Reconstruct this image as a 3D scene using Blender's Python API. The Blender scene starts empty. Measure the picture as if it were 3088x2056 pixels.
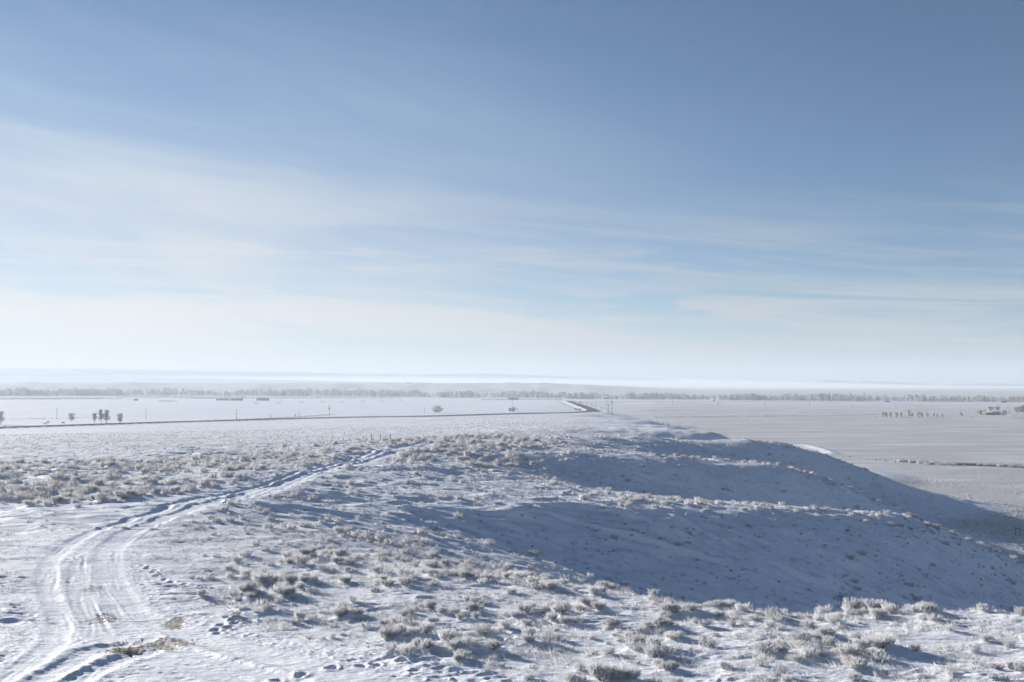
import bpy, math, random
import numpy as np
from mathutils import Vector, Euler, Matrix

# ------------------------------------------------------------------ camera, sky, sun, exposure
SC = bpy.context.scene
COL = SC.collection
CAM_Z = 34.0
F_PX = 3088 * 24.0 / 22.2           # focal length in photograph pixels
HORIZON_ROW = 1152.0
PITCH = math.atan((HORIZON_ROW - 1028.0) / F_PX)
cam_data = bpy.data.cameras.new('camera')
cam_data.lens = 24.0
cam_data.sensor_width = 22.2
cam_data.sensor_fit = 'HORIZONTAL'
cam_data.clip_start = 0.5
cam_data.clip_end = 60000
cam = bpy.data.objects.new('camera', cam_data)
cam.location = (0, 0, CAM_Z)
cam.rotation_euler = (math.pi / 2 + PITCH, 0, 0)
COL.objects.link(cam)
SC.camera = cam

SUN_AZ = math.radians(-46.0)         # measured from +Y towards +X
SUN_EL = math.radians(13.5)
sun_dir = Vector((math.sin(SUN_AZ) * math.cos(SUN_EL), math.cos(SUN_AZ) * math.cos(SUN_EL), math.sin(SUN_EL)))
sun_data = bpy.data.lights.new('sun', 'SUN')
sun_data.energy = 5.0
sun_data.angle = math.radians(0.53)
sun_data.color = (1.0, 0.945, 0.88)
sun = bpy.data.objects.new('sun', sun_data)
sun.rotation_euler = sun_dir.to_track_quat('Z', 'Y').to_euler()
COL.objects.link(sun)

world = bpy.data.worlds.new('World')
SC.world = world
world.use_nodes = True
WT = world.node_tree
WT.nodes.clear()


def wn(kind, **kw):
    n = WT.nodes.new(kind)
    for k, v in kw.items():
        setattr(n, k, v)
    return n


def wmath(op, a, b=None, clamp=False):
    n = wn('ShaderNodeMath', operation=op, use_clamp=clamp)
    for i, v in enumerate((a, b)):
        if v is None:
            continue
        if isinstance(v, (int, float)):
            n.inputs[i].default_value = v
        else:
            WT.links.new(v, n.inputs[i])
    return n.outputs[0]


sky = wn('ShaderNodeTexSky', sky_type='NISHITA')
sky.sun_disc = False
sky.sun_elevation = SUN_EL
sky.sun_rotation = SUN_AZ
sky.altitude = 2200
sky.air_density = 0.9
sky.dust_density = 0.4
sky.ozone_density = 3.0
tc = wn('ShaderNodeTexCoord')
sep = wn('ShaderNodeSeparateXYZ')
WT.links.new(tc.outputs['Generated'], sep.inputs[0])
sx, sy, sz = sep.outputs
caz = wmath('ARCTAN2', sx, sy)
cel = wmath('ARCSINE', sz)
comb = wn('ShaderNodeCombineXYZ')
WT.links.new(caz, comb.inputs[0])
WT.links.new(cel, comb.inputs[1])


def cirrus(rot, scl, detail, distort, lo, hi, off, rough=0.55):
    """Wind-drawn ice cloud: noise stretched along the drift, in degrees of the sky dome."""
    mp = wn('ShaderNodeMapping', vector_type='TEXTURE')
    mp.inputs['Rotation'].default_value = (0, 0, rot)
    mp.inputs['Scale'].default_value = (1 / scl[0], 1 / scl[1], 1)
    mp.inputs['Location'].default_value = off
    WT.links.new(comb.outputs[0], mp.inputs[0])
    nz = wn('ShaderNodeTexNoise')
    nz.inputs['Scale'].default_value = 1.0
    nz.inputs['Detail'].default_value = detail
    nz.inputs['Roughness'].default_value = rough
    nz.inputs['Distortion'].default_value = distort
    WT.links.new(mp.outputs[0], nz.inputs['Vector'])
    mr = wn('ShaderNodeMapRange', interpolation_type='SMOOTHSTEP')
    mr.inputs[1].default_value = lo
    mr.inputs[2].default_value = hi
    WT.links.new(nz.outputs[0], mr.inputs[0])
    return mr.outputs[0]


def wramp(src, a, b):
    mr = wn('ShaderNodeMapRange', interpolation_type='SMOOTHSTEP')
    mr.inputs[1].default_value = a
    mr.inputs[2].default_value = b
    WT.links.new(src, mr.inputs[0])
    return mr.outputs[0]


leftness = wramp(sx, 0.34, -0.46)
c1 = cirrus(-0.05, (4.0, 46.0), 8, 0.8, 0.42, 0.58, (0.3, 0.02, 0))
c2 = cirrus(-0.07, (2.6, 30.0), 7, 0.9, 0.42, 0.62, (1.9, 0.3, 0))
veil = cirrus(-0.12, (2.0, 10.0), 6, 0.8, 0.34, 0.68, (0.7, 1.1, 0))
strk = cirrus(-0.16, (2.5, 70.0), 6, 0.4, 0.50, 0.78, (2.2, 0.7, 0))
low = wmath('MULTIPLY', wramp(sz, 0.000, 0.015), wramp(sz, 0.100, 0.060))
mid = wmath('MULTIPLY', wramp(sz, 0.045, 0.085), wramp(sz, 0.185, 0.105))
side = wmath('ADD', wmath('MULTIPLY', leftness, 0.55), 0.45)
m1 = wmath('MULTIPLY', wmath('MULTIPLY', c1, low), 0.85)
m2 = wmath('MULTIPLY', wmath('MULTIPLY', wmath('MULTIPLY', c2, mid), side), 0.80)
lv = wmath('MULTIPLY', leftness, wmath('ADD', wmath('MULTIPLY', veil, 0.55), 0.45))
m3 = wmath('MULTIPLY', wmath('MULTIPLY', lv, wramp(sz, 0.40, 0.09)), 0.90)
m4 = wmath('MULTIPLY', wramp(sz, 0.070, 0.0), 0.55)
m5 = wmath('MULTIPLY', wmath('MULTIPLY', strk, mid), 0.30)
inv = None
for mk in (m1, m2, m3, m4, m5):
    k = wmath('SUBTRACT', 1.0, mk)
    inv = k if inv is None else wmath('MULTIPLY', inv, k)
cloud_mask = wmath('SUBTRACT', 1.0, inv, True)
ccol = wn('ShaderNodeMix', data_type='RGBA')
ccol.inputs['A'].default_value = (5.5, 5.75, 6.05, 1)
ccol.inputs['B'].default_value = (9.1, 8.95, 8.75, 1)
WT.links.new(leftness, ccol.inputs['Factor'])
chigh = wn('ShaderNodeMix', data_type='RGBA')
chigh.inputs['B'].default_value = (6.6, 8.3, 9.4, 1)
WT.links.new(wramp(sz, 0.13, 0.27), chigh.inputs['Factor'])
WT.links.new(ccol.outputs['Result'], chigh.inputs['A'])
mix = wn('ShaderNodeMix', data_type='RGBA')
WT.links.new(cloud_mask, mix.inputs['Factor'])
WT.links.new(sky.outputs[0], mix.inputs['A'])
WT.links.new(chigh.outputs['Result'], mix.inputs['B'])
bg = wn('ShaderNodeBackground')
bg.inputs['Strength'].default_value = 0.05
WT.links.new(mix.outputs['Result'], bg.inputs['Color'])
wo = wn('ShaderNodeOutputWorld')
WT.links.new(bg.outputs[0], wo.inputs['Surface'])

SC.view_settings.view_transform = 'Standard'
SC.view_settings.look = 'None'
SC.view_settings.exposure = 0.90
SC.view_settings.gamma = 1.0
SC.view_settings.use_curve_mapping = False
SC.cycles.max_bounces = 9
SC.cycles.diffuse_bounces = 6
SC.cycles.transmission_bounces = 9
SC.cycles.volume_bounces = 3
SC.cycles.transparent_max_bounces = 8
SC.cycles.use_denoising = True

random.seed(7)
RNG = np.random.default_rng(11)

# ------------------------------------------------------------------ numpy noise
_perm = np.random.default_rng(3).permutation(512)
_perm = np.concatenate([_perm, _perm])
_ga = np.random.default_rng(4).uniform(0, 2 * np.pi, 512)
_gx, _gy = np.cos(_ga).astype(np.float32), np.sin(_ga).astype(np.float32)


def perlin(x, y):
    x = np.asarray(x, np.float64); y = np.asarray(y, np.float64)
    xi = np.floor(x).astype(np.int64); yi = np.floor(y).astype(np.int64)
    fx = (x - xi).astype(np.float32); fy = (y - yi).astype(np.float32)
    u = fx * fx * fx * (fx * (fx * 6 - 15) + 10)
    v = fy * fy * fy * (fy * (fy * 6 - 15) + 10)

    def g(ix, iy, dx, dy):
        h = _perm[(_perm[ix & 511] + iy) & 511]
        return _gx[h] * dx + _gy[h] * dy
    a = g(xi, yi, fx, fy); b = g(xi + 1, yi, fx - 1, fy)
    c = g(xi, yi + 1, fx, fy - 1); d = g(xi + 1, yi + 1, fx - 1, fy - 1)
    return (a + u * (b - a)) + v * ((c + u * (d - c)) - (a + u * (b - a)))


def fbm(x, y, n=4, gain=0.5):
    s = 0.0; a = 1.0
    for i in range(n):
        s = s + a * perlin(x * 2 ** i + 17.3 * i, y * 2 ** i - 9.1 * i)
        a *= gain
    return s


def sst(a, b, x):
    t = np.clip((x - a) / (b - a), 0, 1)
    return t * t * (3 - 2 * t)

# ------------------------------------------------------------------ photograph <-> world helpers
K = 3088 / 2355.0


def ray(px, py):
    """Unit-forward direction (y = 1) of a photograph pixel."""
    a = (px - 1544.0) / F_PX
    b = (1028.0 - py) / F_PX
    cp, sp = math.cos(PITCH), math.sin(PITCH)
    fy = cp - b * sp
    fz = sp + b * cp
    return a / fy, fz / fy


def cp_d(X, Y, D):
    u, w = ray(X * K, Y * K)
    return (u * D, D, CAM_Z + w * D)


def cp_h(X, Y, drop):
    u, w = ray(X * K, Y * K)
    D = -drop / w
    return (u * D, D, CAM_Z - drop)


# ------------------------------------------------------------------ the hill: control points (x, y, z)
CP = []
for X in (-300, 0, 400, 800, 1200, 1600, 2000, 2355, 2700):
    CP.append(cp_h(X, 1568, 8.3))
for X in (0, 300, 700, 1200):
    CP.append(cp_h(X, 1490, 8.6))
for X in (1500, 1900, 2355):
    CP.append(cp_h(X, 1490, 8.75))
for X, h in ((100, 8.9), (500, 8.95), (900, 9.1), (1300, 9.2)):
    CP.append(cp_h(X, 1430, h))
crestA = [(1000, 1310, 10.2), (1150, 1325, 10.0), (1300, 1345, 9.9), (1450, 1372, 9.7), (1640, 1400, 9.5), (1800, 1420, 9.4),
          (1950, 1422, 9.4), (2100, 1412, 9.5), (2355, 1418, 9.5), (2700, 1425, 9.6)]
for i, (X, Y, h) in enumerate(crestA):
    p = cp_h(X, Y, h)
    CP.append(p)
    t = i / (len(crestA) - 1)
    if i > 1:
        CP.append((p[0] * 1.12 + 1, p[1] + 8, p[2] - (1.5 + 2.2 * t)))
        CP.append((p[0] * 1.25 + 3, p[1] + 19, p[2] - (4.0 + 5.5 * t)))
def shoulder(p, front, back):
    """Flat top behind a crest point, shoulder in front of it."""
    CP.append((p[0], p[1] + back, p[2] - 0.05 * back))
    CP.append((p[0], p[1] - front, p[2] - 0.10 * front))
    CP.append((p[0], p[1] - front - 4.5, p[2] - 0.10 * front - 2.0))


# gully one
CP += [(-10, 79, 23.1), (-3, 83, 21.3), (5, 87, 18.9), (17, 93, 14.6), (33, 98, 10.2), (50, 103, 6.2), (75, 110, 2.5), (105, 118, 0.3)]
# spur one
for X, Y, D in ((750, 1150, 105), (1000, 1145, 110), (1250, 1150, 113), (1516, 1155, 118), (1773, 1170, 124), (1994, 1186, 131), (2104, 1197, 136),
                (2230, 1245, 141), (2355, 1297, 146)):
    p = cp_d(X, Y, D)
    CP.append(p)
    if X > 1100:
        shoulder(p, 8.5 if X < 1900 else 5.5 if X < 2050 else 2.5, 6)
CP += [(84, 152, 3.6), (115, 160, 0.2)]
# gully two
CP += [(-2, 150, 21.9), (12, 156, 18.3), (24, 162, 14.3), (42, 169, 9.6), (60, 176, 5.6), (82, 184, 1.8), (112, 195, 0.2)]
# spur two
s2 = [(1300, 1045, 190), (1516, 1050, 200), (1687, 1062, 204), (1792, 1071, 206), (1921, 1109, 209), (2068, 1172, 213), (2178, 1219, 217)]
for X, Y, D in s2:
    p = cp_d(X, Y, D)
    CP.append(p)
    if X > 1400:
        shoulder(p, 8.0 if X < 1800 else 3.0, 7)
for X, Y, D, dz in ((1516, 1050, 200, 4.0), (1687, 1062, 204, 5.2), (1850, 1085, 207, 6.0), (2000, 1140, 211, 5.5)):
    p = cp_d(X, Y, D)
    CP.append((p[0] - 1, p[1] - 19, p[2] - dz - 1.5))
CP += [(102, 223, 1.2)]
# gully three
CP += [(18, 222, 20.3), (40, 236, 16.2), (60, 246, 10.5), (78, 252, 5.5), (96, 256, 2.0), (112, 258, 0.4)]
# spur three
for X, Y, D in ((1250, 1012, 225), (1400, 1009, 245), (1525, 1009, 262), (1735, 1013, 285), (1816, 1021, 292), (1906, 1047, 295), (1990, 1080, 292),
                (2100, 1130, 285), (2200, 1180, 272), (2290, 1212, 257)):
    CP.append(cp_d(X, Y, D))
for X, Y, D, dz in ((1735, 1013, 285, 5.0), (1816, 1021, 292, 6.5), (1906, 1047, 295, 6.8)):
    p = cp_d(X, Y, D)
    CP.append((p[0] + 1, p[1] - 15, p[2] - dz))
# gully four and the bench beyond it
CP += [(0, 296, 19.5), (20, 308, 17.5), (38, 318, 13.5), (60, 325, 10.0), (88, 331, 5.0), (120, 336, 0.5)]
for X, Y, D in ((1150, 998, 320), (1300, 988, 345), (1480, 990, 348), (1640, 994, 346), (1300, 975, 480), (1300, 965, 600), (1360, 951, 800),
                (1395, 946, 880), (1443, 960, 650), (1495, 966, 560), (1560, 980, 440), (1200, 958, 760), (1250, 953, 880)):
    CP.append(cp_d(X, Y, D))
CP += [(112, 350, 1.0), (112, 450, 0.6), (112, 560, 0.4), (112, 660, 0.3), (120, 800, 0.2), (115, 900, 0.2), (95, 985, 0.3), (60, 1010, 0.6), (20, 990, 1.0)]
# left flank
for X, Y, h in ((480, 1150, 9.8), (700, 1090, 10.5), (950, 1022, 11.4), (100, 1150, 10.2), (250, 1120, 10.6), (0, 1200, 9.6), (0, 1300, 9.0), (-300, 1200, 10.2),
                (0, 1080, 12), (300, 1070, 12), (600, 1050, 12.1), (-400, 1080, 13), (0, 1040, 15), (400, 1030, 15), (700, 1020, 15), (-400, 1040, 16.5),
                (0, 1005, 21.5), (500, 1003, 20), (800, 1008, 18), (1000, 1012, 15.5), (1000, 998, 18.5), (-400, 1005, 23),
                (0, 992, 28.2), (500, 977, 27.6), (900, 962, 27), (1150, 954, 26.5), (-400, 1000, 29), (500, 990, 23.5), (900, 980, 21.8)):
    CP.append(cp_h(X, Y, h))
# plain and surroundings
CP += [(-420, 830, 1.0), (-300, 1000, 0.5), (-150, 1110, 0.2), (0, 1260, 0), (150, 1100, 0), (300, 1000, 0), (200, 600, 0), (300, 400, 0), (150, 450, 0), (200, 250, 0),
       (150, 205, 0), (140, 110, 0), (115, 60, 1.5), (75, 45, 11), (95, 20, 8), (60, 0, 20), (150, 0, 2), (300, 100, 0), (400, 700, 0), (500, 250, 0),
       (-420, 300, 13), (-520, 600, 5), (-200, 60, 24), (-210, 150, 21.5), (-100, 0, 26), (-300, 0, 24), (0, 5, 26.6), (-25, 12, 26.4), (25, 12, 26.3),
       (0, -100, 26), (150, -120, 12), (-150, -120, 24), (-600, 100, 14), (-700, 800, 0.5), (-600, 1100, 0), (600, 1100, 0), (600, -100, 0), (0, -400, 20), (-500, -400, 14), (450, -400, 0)]
CP = np.array(CP, np.float64)
_C = 3.0


def _phi(d2):
    return np.sqrt(d2 + _C * _C)


_d2 = ((CP[:, None, :2] - CP[None, :, :2]) ** 2).sum(2)
_n = len(CP)
_A = np.zeros((_n + 1, _n + 1))
_A[:_n, :_n] = _phi(_d2) + np.eye(_n) * -0.05
_A[_n, :_n] = 1; _A[:_n, _n] = 1
_W = np.linalg.solve(_A, np.append(CP[:, 2], 0.0))


def hill_z(x, y):
    x = np.asarray(x, np.float64); y = np.asarray(y, np.float64)
    sh = x.shape
    x = x.ravel(); y = y.ravel()
    out = np.empty(len(x))
    for s in range(0, len(x), 200000):
        e = s + 200000
        acc = np.full(len(x[s:e]), _W[-1])
        xs = x[s:e].astype(np.float32); ys = y[s:e].astype(np.float32)
        for k in range(_n):
            acc += _W[k] * np.sqrt((xs - np.float32(CP[k, 0])) ** 2 + (ys - np.float32(CP[k, 1])) ** 2 + np.float32(_C * _C))
        out[s:e] = acc
    return out.reshape(sh)


def far_z(x, y):
    """Terrain past the river: low plateau with broken front, rising to the left."""
    r = np.hypot(x, y)
    u = x / np.maximum(np.abs(y), 1.0)
    w = sst(0.175, 0.02, u)
    n = fbm(x / 230.0, y / 420.0, 5)
    front = sst(3000, 4700, y + 260 * n)
    z = w * (30.0 * front + 9.0 * n * front * (1 - sst(4500, 5000, y)))
    z = z + sst(4900, 6600, y) * 44 * sst(0.02, -0.45, u) * (1 - 0.8 * sst(7400, 8600, y))
    z = z + 1.2 * fbm(x / 900.0 + 7, y / 900.0, 3) * sst(2500, 5000, r)
    return z


def base_z(x, y):
    x = np.asarray(x, np.float64); y = np.asarray(y, np.float64)
    r = np.hypot(x, y)
    z = np.zeros(x.shape)
    near = r < 1500
    if near.any():
        h = np.maximum(hill_z(x[near], y[near]), 0)
        h = np.where(h < 1.0, h * h * (2.0 - h), h)
        z[near] = h * sst(1480, 1150, r[near])
    z = z + 0.35 * fbm(x / 160.0, y / 160.0, 3) * sst(300, 900, r)
    fr = r > 2400
    if fr.any():
        z[fr] += far_z(x[fr], y[fr])
    return z


def ground_at(px, py, dmin=20.0, dmax=12000.0):
    """First point of the ground met by a photograph pixel's ray."""
    u, w = ray(px, py)
    D = np.geomspace(dmin, dmax, 5000)
    g = base_z(u * D, D)
    below = CAM_Z + w * D < g
    i = int(np.argmax(below)) if below.any() else len(D) - 1
    if i > 0:
        a0 = CAM_Z + w * D[i - 1] - g[i - 1]; a1 = CAM_Z + w * D[i] - g[i]
        t = a0 / (a0 - a1) if a0 != a1 else 0
        d = D[i - 1] + t * (D[i] - D[i - 1])
    else:
        d = D[0]
    return u * d, d


def bz(x, y):
    return float(base_z(np.array([x]), np.array([y]))[0])


# ------------------------------------------------------------------ tracks in the snow (polylines in 2355-wide photograph coordinates)
RUTS = [
    # points, half width, depth
    ([(965, 1018.5), (940, 1023), (900, 1032), (839, 1047), (699, 1083), (588, 1118), (478, 1142), (368, 1172), (257, 1208), (184, 1238), (147, 1264), (114, 1293), (108, 1333), (118, 1378), (136, 1414),
      (136, 1447), (121, 1484), (74, 1521), (22, 1558), (-20, 1590)], 0.24, 0.11),
    ([(990, 1019), (965, 1026), (900, 1043), (839, 1061), (699, 1092.5), (588, 1127), (478, 1157), (405, 1183), (331, 1210), (287, 1230), (254, 1260), (246, 1297), (250, 1330), (265, 1359),
      (291, 1400), (313, 1440), (324, 1470), (349, 1491), (441, 1516), (560, 1550), (640, 1575)], 0.52, 0.10),
    ([(270, 1395), (330, 1420), (414, 1451), (470, 1473), (588, 1506), (727, 1539), (839, 1568), (900, 1582)], 0.45, 0.07),
    ([(331, 1506), (420, 1528), (500, 1552), (552, 1575)], 0.35, 0.08),
    ([(430, 1462), (560, 1505), (700, 1545), (800, 1572)], 0.14, 0.07),
    ([(350, 1480), (470, 1510), (600, 1548), (700, 1578)], 0.16, 0.07),
    ([(324, 1470), (270, 1484), (220, 1494), (176, 1521), (110, 1554), (60, 1580)], 0.32, 0.15),
    ([(330, 1500), (272, 1520), (221, 1543), (165, 1567), (130, 1582)], 0.28, 0.16),
    ([(222, 1340), (232, 1366), (262, 1404), (287, 1440), (296, 1470)], 0.26, 0.04),
    ([(185, 1300), (180, 1340), (190, 1385), (215, 1430), (260, 1475)], 0.3, 0.05),
    ([(880, 1040), (800, 1064), (699, 1098), (600, 1132), (520, 1158)], 0.2, 0.06),
]


def smooth_poly(pts, n=12):
    pts = np.array(pts, float)
    p = np.vstack([2 * pts[0] - pts[1], pts, 2 * pts[-1] - pts[-2]])
    out = []
    for i in range(1, len(p) - 2):
        for t in np.linspace(0, 1, n, endpoint=False):
            a, b, c, d = p[i - 1], p[i], p[i + 1], p[i + 2]
            out.append(0.5 * ((2 * b) + (-a + c) * t + (2 * a - 5 * b + 4 * c - d) * t * t + (-a + 3 * b - 3 * c + d) * t ** 3))
    out.append(p[-2])
    return np.array(out)


PACK = [([(985, 1020), (900, 1040), (699, 1090), (478, 1152), (368, 1183), (287, 1220), (200, 1270), (190, 1330), (215, 1400), (260, 1470)], 1.9),
        ([(254, 1260), (250, 1330), (291, 1400), (324, 1470), (349, 1491), (441, 1516), (560, 1550), (640, 1575)], 1.6),
        ([(300, 1420), (414, 1451), (588, 1506), (727, 1539), (900, 1582)], 2.1),
        ([(324, 1470), (220, 1500), (140, 1550), (90, 1585)], 1.9), ([(150, 1300), (130, 1380), (150, 1450), (90, 1530), (20, 1580)], 1.2)]
RUT_W = []
for pts, hw, dp in RUTS:
    w = np.array([ground_at(X * K, Y * K) for X, Y in pts])
    RUT_W.append((smooth_poly(w), hw, dp))


PACK_W = [(smooth_poly(np.array([ground_at(X * K, Y * K) for X, Y in pts])), hw) for pts, hw in PACK]


def side_step(poly, d):
    t = np.gradient(poly, axis=0); t /= (np.linalg.norm(t, axis=1, keepdims=True) + 1e-9)
    return poly + np.stack([-t[:, 1], t[:, 0]], 1) * d


MARKS = []
for (poly, hw), offs in zip(PACK_W, ((-1.5, -1.1, 0.1, 0.9, 1.3), (-1.2, -0.75, -0.3, 0.25, 0.7, 1.15), (-1.2, -0.8, -0.1, 0.55, 1.0), (-1.5, -1.0, -0.4, 0.2, 0.8, 1.4), (-.7, -.2, .4, .9))):
    for o in offs:
        MARKS.append((side_step(poly, o)[::3], 0.095, 0.016))


def dist_poly(x, y, poly):
    """Distance to a polyline and the side (only meant for points inside its padded box)."""
    best = np.full(x.shape, 1e9)
    for i in range(len(poly) - 1):
        ax, ay = poly[i]; bx, by = poly[i + 1]
        dx, dy = bx - ax, by - ay
        L = dx * dx + dy * dy + 1e-9
        t = np.clip(((x - ax) * dx + (y - ay) * dy) / L, 0, 1)
        best = np.minimum(best, (x - ax - t * dx) ** 2 + (y - ay - t * dy) ** 2)
    return np.sqrt(best)


def rut_fields(x, y):
    """Depth of the ruts, raised berms and a 0..1 'packed' value."""
    dz = np.zeros(x.shape); pk = np.zeros(x.shape)
    for n_rut, (poly, hw, dp0) in enumerate(RUT_W):
        m = (x > poly[:, 0].min() - 3) & (x < poly[:, 0].max() + 3) & (y > poly[:, 1].min() - 3) & (y < poly[:, 1].max() + 3)
        if not m.any():
            continue
        xs, ys = x[m], y[m]
        wob = 0.10 * perlin(xs * 1.1, ys * 1.1) + 0.05 * perlin(xs * 4, ys * 4)
        d = dist_poly(xs, ys, poly) + wob
        cut = sst(hw + 0.34, hw - 0.12, d)
        dp = dp0 * ((0.28 if n_rut < 2 else 0.5) + 0.75 * sst(60, 95, np.hypot(xs, ys)))
        berm = np.exp(-((d - hw - 0.38) / 0.24) ** 2)
        lump = 0.6 + 0.9 * np.clip(perlin(xs * 2.3, ys * 2.3) + 0.2, -0.4, 1)
        cur = dz[m]
        dz[m] = np.where(cut > 0.3, np.minimum(cur, 0) * 0.4 - dp * cut, np.maximum(cur - dp * cut, -0.2) + 0.40 * dp * berm * lump)
        pk[m] = np.maximum(pk[m], sst(hw + 0.9, hw + 0.1, d))
    wide = np.zeros(x.shape)
    for poly, hw in PACK_W:
        m = (x > poly[:, 0].min() - 4) & (x < poly[:, 0].max() + 4) & (y > poly[:, 1].min() - 4) & (y < poly[:, 1].max() + 4)
        xs, ys = x[m], y[m]
        d = dist_poly(xs, ys, poly) + 0.35 * perlin(xs * 0.8, ys * 0.8) + 0.18 * perlin(xs * 2.7, ys * 2.7)
        wide[m] = np.maximum(wide[m], sst(hw + 0.5, hw - 0.3, d))
    for poly, hw, dp in MARKS:
        m = (x > poly[:, 0].min() - 1) & (x < poly[:, 0].max() + 1) & (y > poly[:, 1].min() - 1) & (y < poly[:, 1].max() + 1) & (wide > 0.02)
        if not m.any():
            continue
        xs, ys = x[m], y[m]
        d = dist_poly(xs, ys, poly) + 0.45 * np.abs(perlin(xs * 0.10 + poly[0, 0], ys * 0.10))+ 0.10 * perlin(xs * 0.5, ys * 0.5) + 0.03 * perlin(xs * 3, ys * 3)
        gone = sst(-0.05, 0.3, perlin(xs * 0.13 + poly[0, 1] * 7.7, ys * 0.13 + poly[0, 0] * 3.1))
        dz[m] -= gone * dp * np.exp(-(d / hw) ** 2) - gone * 0.5 * dp * np.exp(-((d - 0.2) / 0.07) ** 2)
    # crumbled snow thrown up between the ruts
    crumb = wide * (1 - 0.8 * pk) * np.clip(fbm(x * 3.2, y * 3.2, 3) + 0.05, 0, 1)
    dz += 0.08 * crumb * (np.hypot(x, y) < 140)
    return dz, np.maximum(pk, wide)


# bare brown patches where gravel shows: centre (2355 coords), half sizes in metres, angle
BARE = [((285, 1495), 0.75, 0.85, 0.1, 1.0), ((385, 1480), 1.0, 1.2, 0.4, 0.72), ((404, 1433), 0.42, 1.3, 0.25, 0.85), ((237, 1424), 0.7, 0.9, 0.0, 0.5),
        ((215, 1353), 0.5, 0.9, 0.0, 0.35), ((240, 1412), 0.4, 0.6, 0, 0.35), ((270, 1478), 0.35, 0.4, 0, 0.4)]
BARE_W = [(ground_at(c[0] * K, c[1] * K), a, b, r, s) for c, a, b, r, s in BARE]


def bare_field(x, y):
    out = np.zeros(x.shape)
    for (cx, cy), a, b, r, s in BARE_W:
        m = (np.abs(x - cx) < 4) & (np.abs(y - cy) < 4)
        if not m.any():
            continue
        xs, ys = x[m] - cx, y[m] - cy
        c, sn = math.cos(r), math.sin(r)
        q = np.hypot((xs * c + ys * sn) / a, (-xs * sn + ys * c) / b)
        q = q + 0.40 * fbm(x[m] * 1.4, y[m] * 1.4, 3) + 0.55 * fbm(x[m] * 6, y[m] * 3.2, 3)
        out[m] = np.maximum(out[m], s * sst(1.05, 0.75, q))
    return out


# highway embankment and the straight road on the plain
hw_pts = [cp_h(X, Y, h)[:2] for X, Y, h in ((-600, 1007, 31.6), (-300, 996, 31.6), (0, 986, 31.6), (300, 976, 31.7), (600, 966, 31.8), (900, 956, 32), (1200, 947.5, 32.2))]
hw_pts += [(60, 1215), (86, 1270), (96, 1330), (98, 1420), (99, 1600), (100, 1800), (101, 1990)]
HWY = smooth_poly(hw_pts, 10)


def detail_z(x, y, r, sp, pk):
    """Snow hummocks and wind ripples; each octave fades out where the grid is too coarse for it."""
    z = np.zeros(x.shape)

    def keep(wl):
        return np.clip(wl / (2.4 * sp) - 0.45, 0, 1)
    onhill = sst(0.3, 3.0, np.maximum(base_cache, 0)) * 0.75 + 0.25
    rough = (1 - 0.75 * pk)
    z += 0.34 * fbm(x / 9.0, y / 7.0, 3) * keep(7) * onhill * (0.25 + 0.75 * sst(45, 100, r))
    z += (0.09 + 0.08 * sst(50, 90, r)) * perlin(x / 3.0 + 4, y / 2.0) * keep(2) * onhill * rough
    mid = sst(62, 105, r)
    z += 0.26 * (0.5 - 1.6 * np.abs(perlin(x / 5.5 + 1, (y + 0.12 * x) / 1.9))) * keep(1.9) * onhill * mid * rough
    z += 0.15 * perlin(x / 1.9 + 8, (y + 0.12 * x) / 0.85) * keep(0.85) * onhill * mid * rough
    dr_ = 1 - np.abs(perlin(x / 15.0 + 2, (y + 0.28 * x) / 3.4))
    z += 0.42 * sst(0.84, 1.0, dr_) * sst(0.0, 0.3, perlin(x / 22.0 + 5, y / 16.0)) * keep(1.5) * onhill * mid
    a = 0.17
    xr = x * math.cos(a) + y * math.sin(a); yr = -x * math.sin(a) + y * math.cos(a)
    wx = xr + 0.5 * perlin(x * 0.6, y * 0.6); wy = yr + 0.35 * perlin(x * 0.7 + 9, y * 0.7)
    patch = 0.35 + 0.9 * sst(-0.25, 0.35, perlin(x / 5.5 + 3, y / 4.0))
    far_up = 1 + 1.2 * sst(60, 160, r)
    r1 = perlin(wx / 1.5, wy / 0.55)
    z += 0.085 * (1 - 2 * np.abs(r1)) * keep(0.55) * rough * patch * far_up * onhill
    r2 = perlin(wx / 0.62 + 5, wy / 0.26 + 2)
    z += 0.062 * (1 - 2 * np.abs(r2)) * keep(0.26) * (1 - 0.55 * pk) * patch
    z += 0.040 * perlin(x / 0.26, y / 0.17) * keep(0.18) * (0.7 - 0.3 * pk)
    return z


# ------------------------------------------------------------------ materials
def new_mat(name):
    m = bpy.data.materials.new(name)
    m.use_nodes = True
    nt = m.node_tree
    nt.nodes.clear()
    out = nt.nodes.new('ShaderNodeOutputMaterial')
    p = nt.nodes.new('ShaderNodeBsdfPrincipled')
    nt.links.new(p.outputs[0], out.inputs['Surface'])
    p.inputs['Roughness'].default_value = 0.75
    p.inputs['Specular IOR Level'].default_value = 0.2
    return m, nt, p


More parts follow.
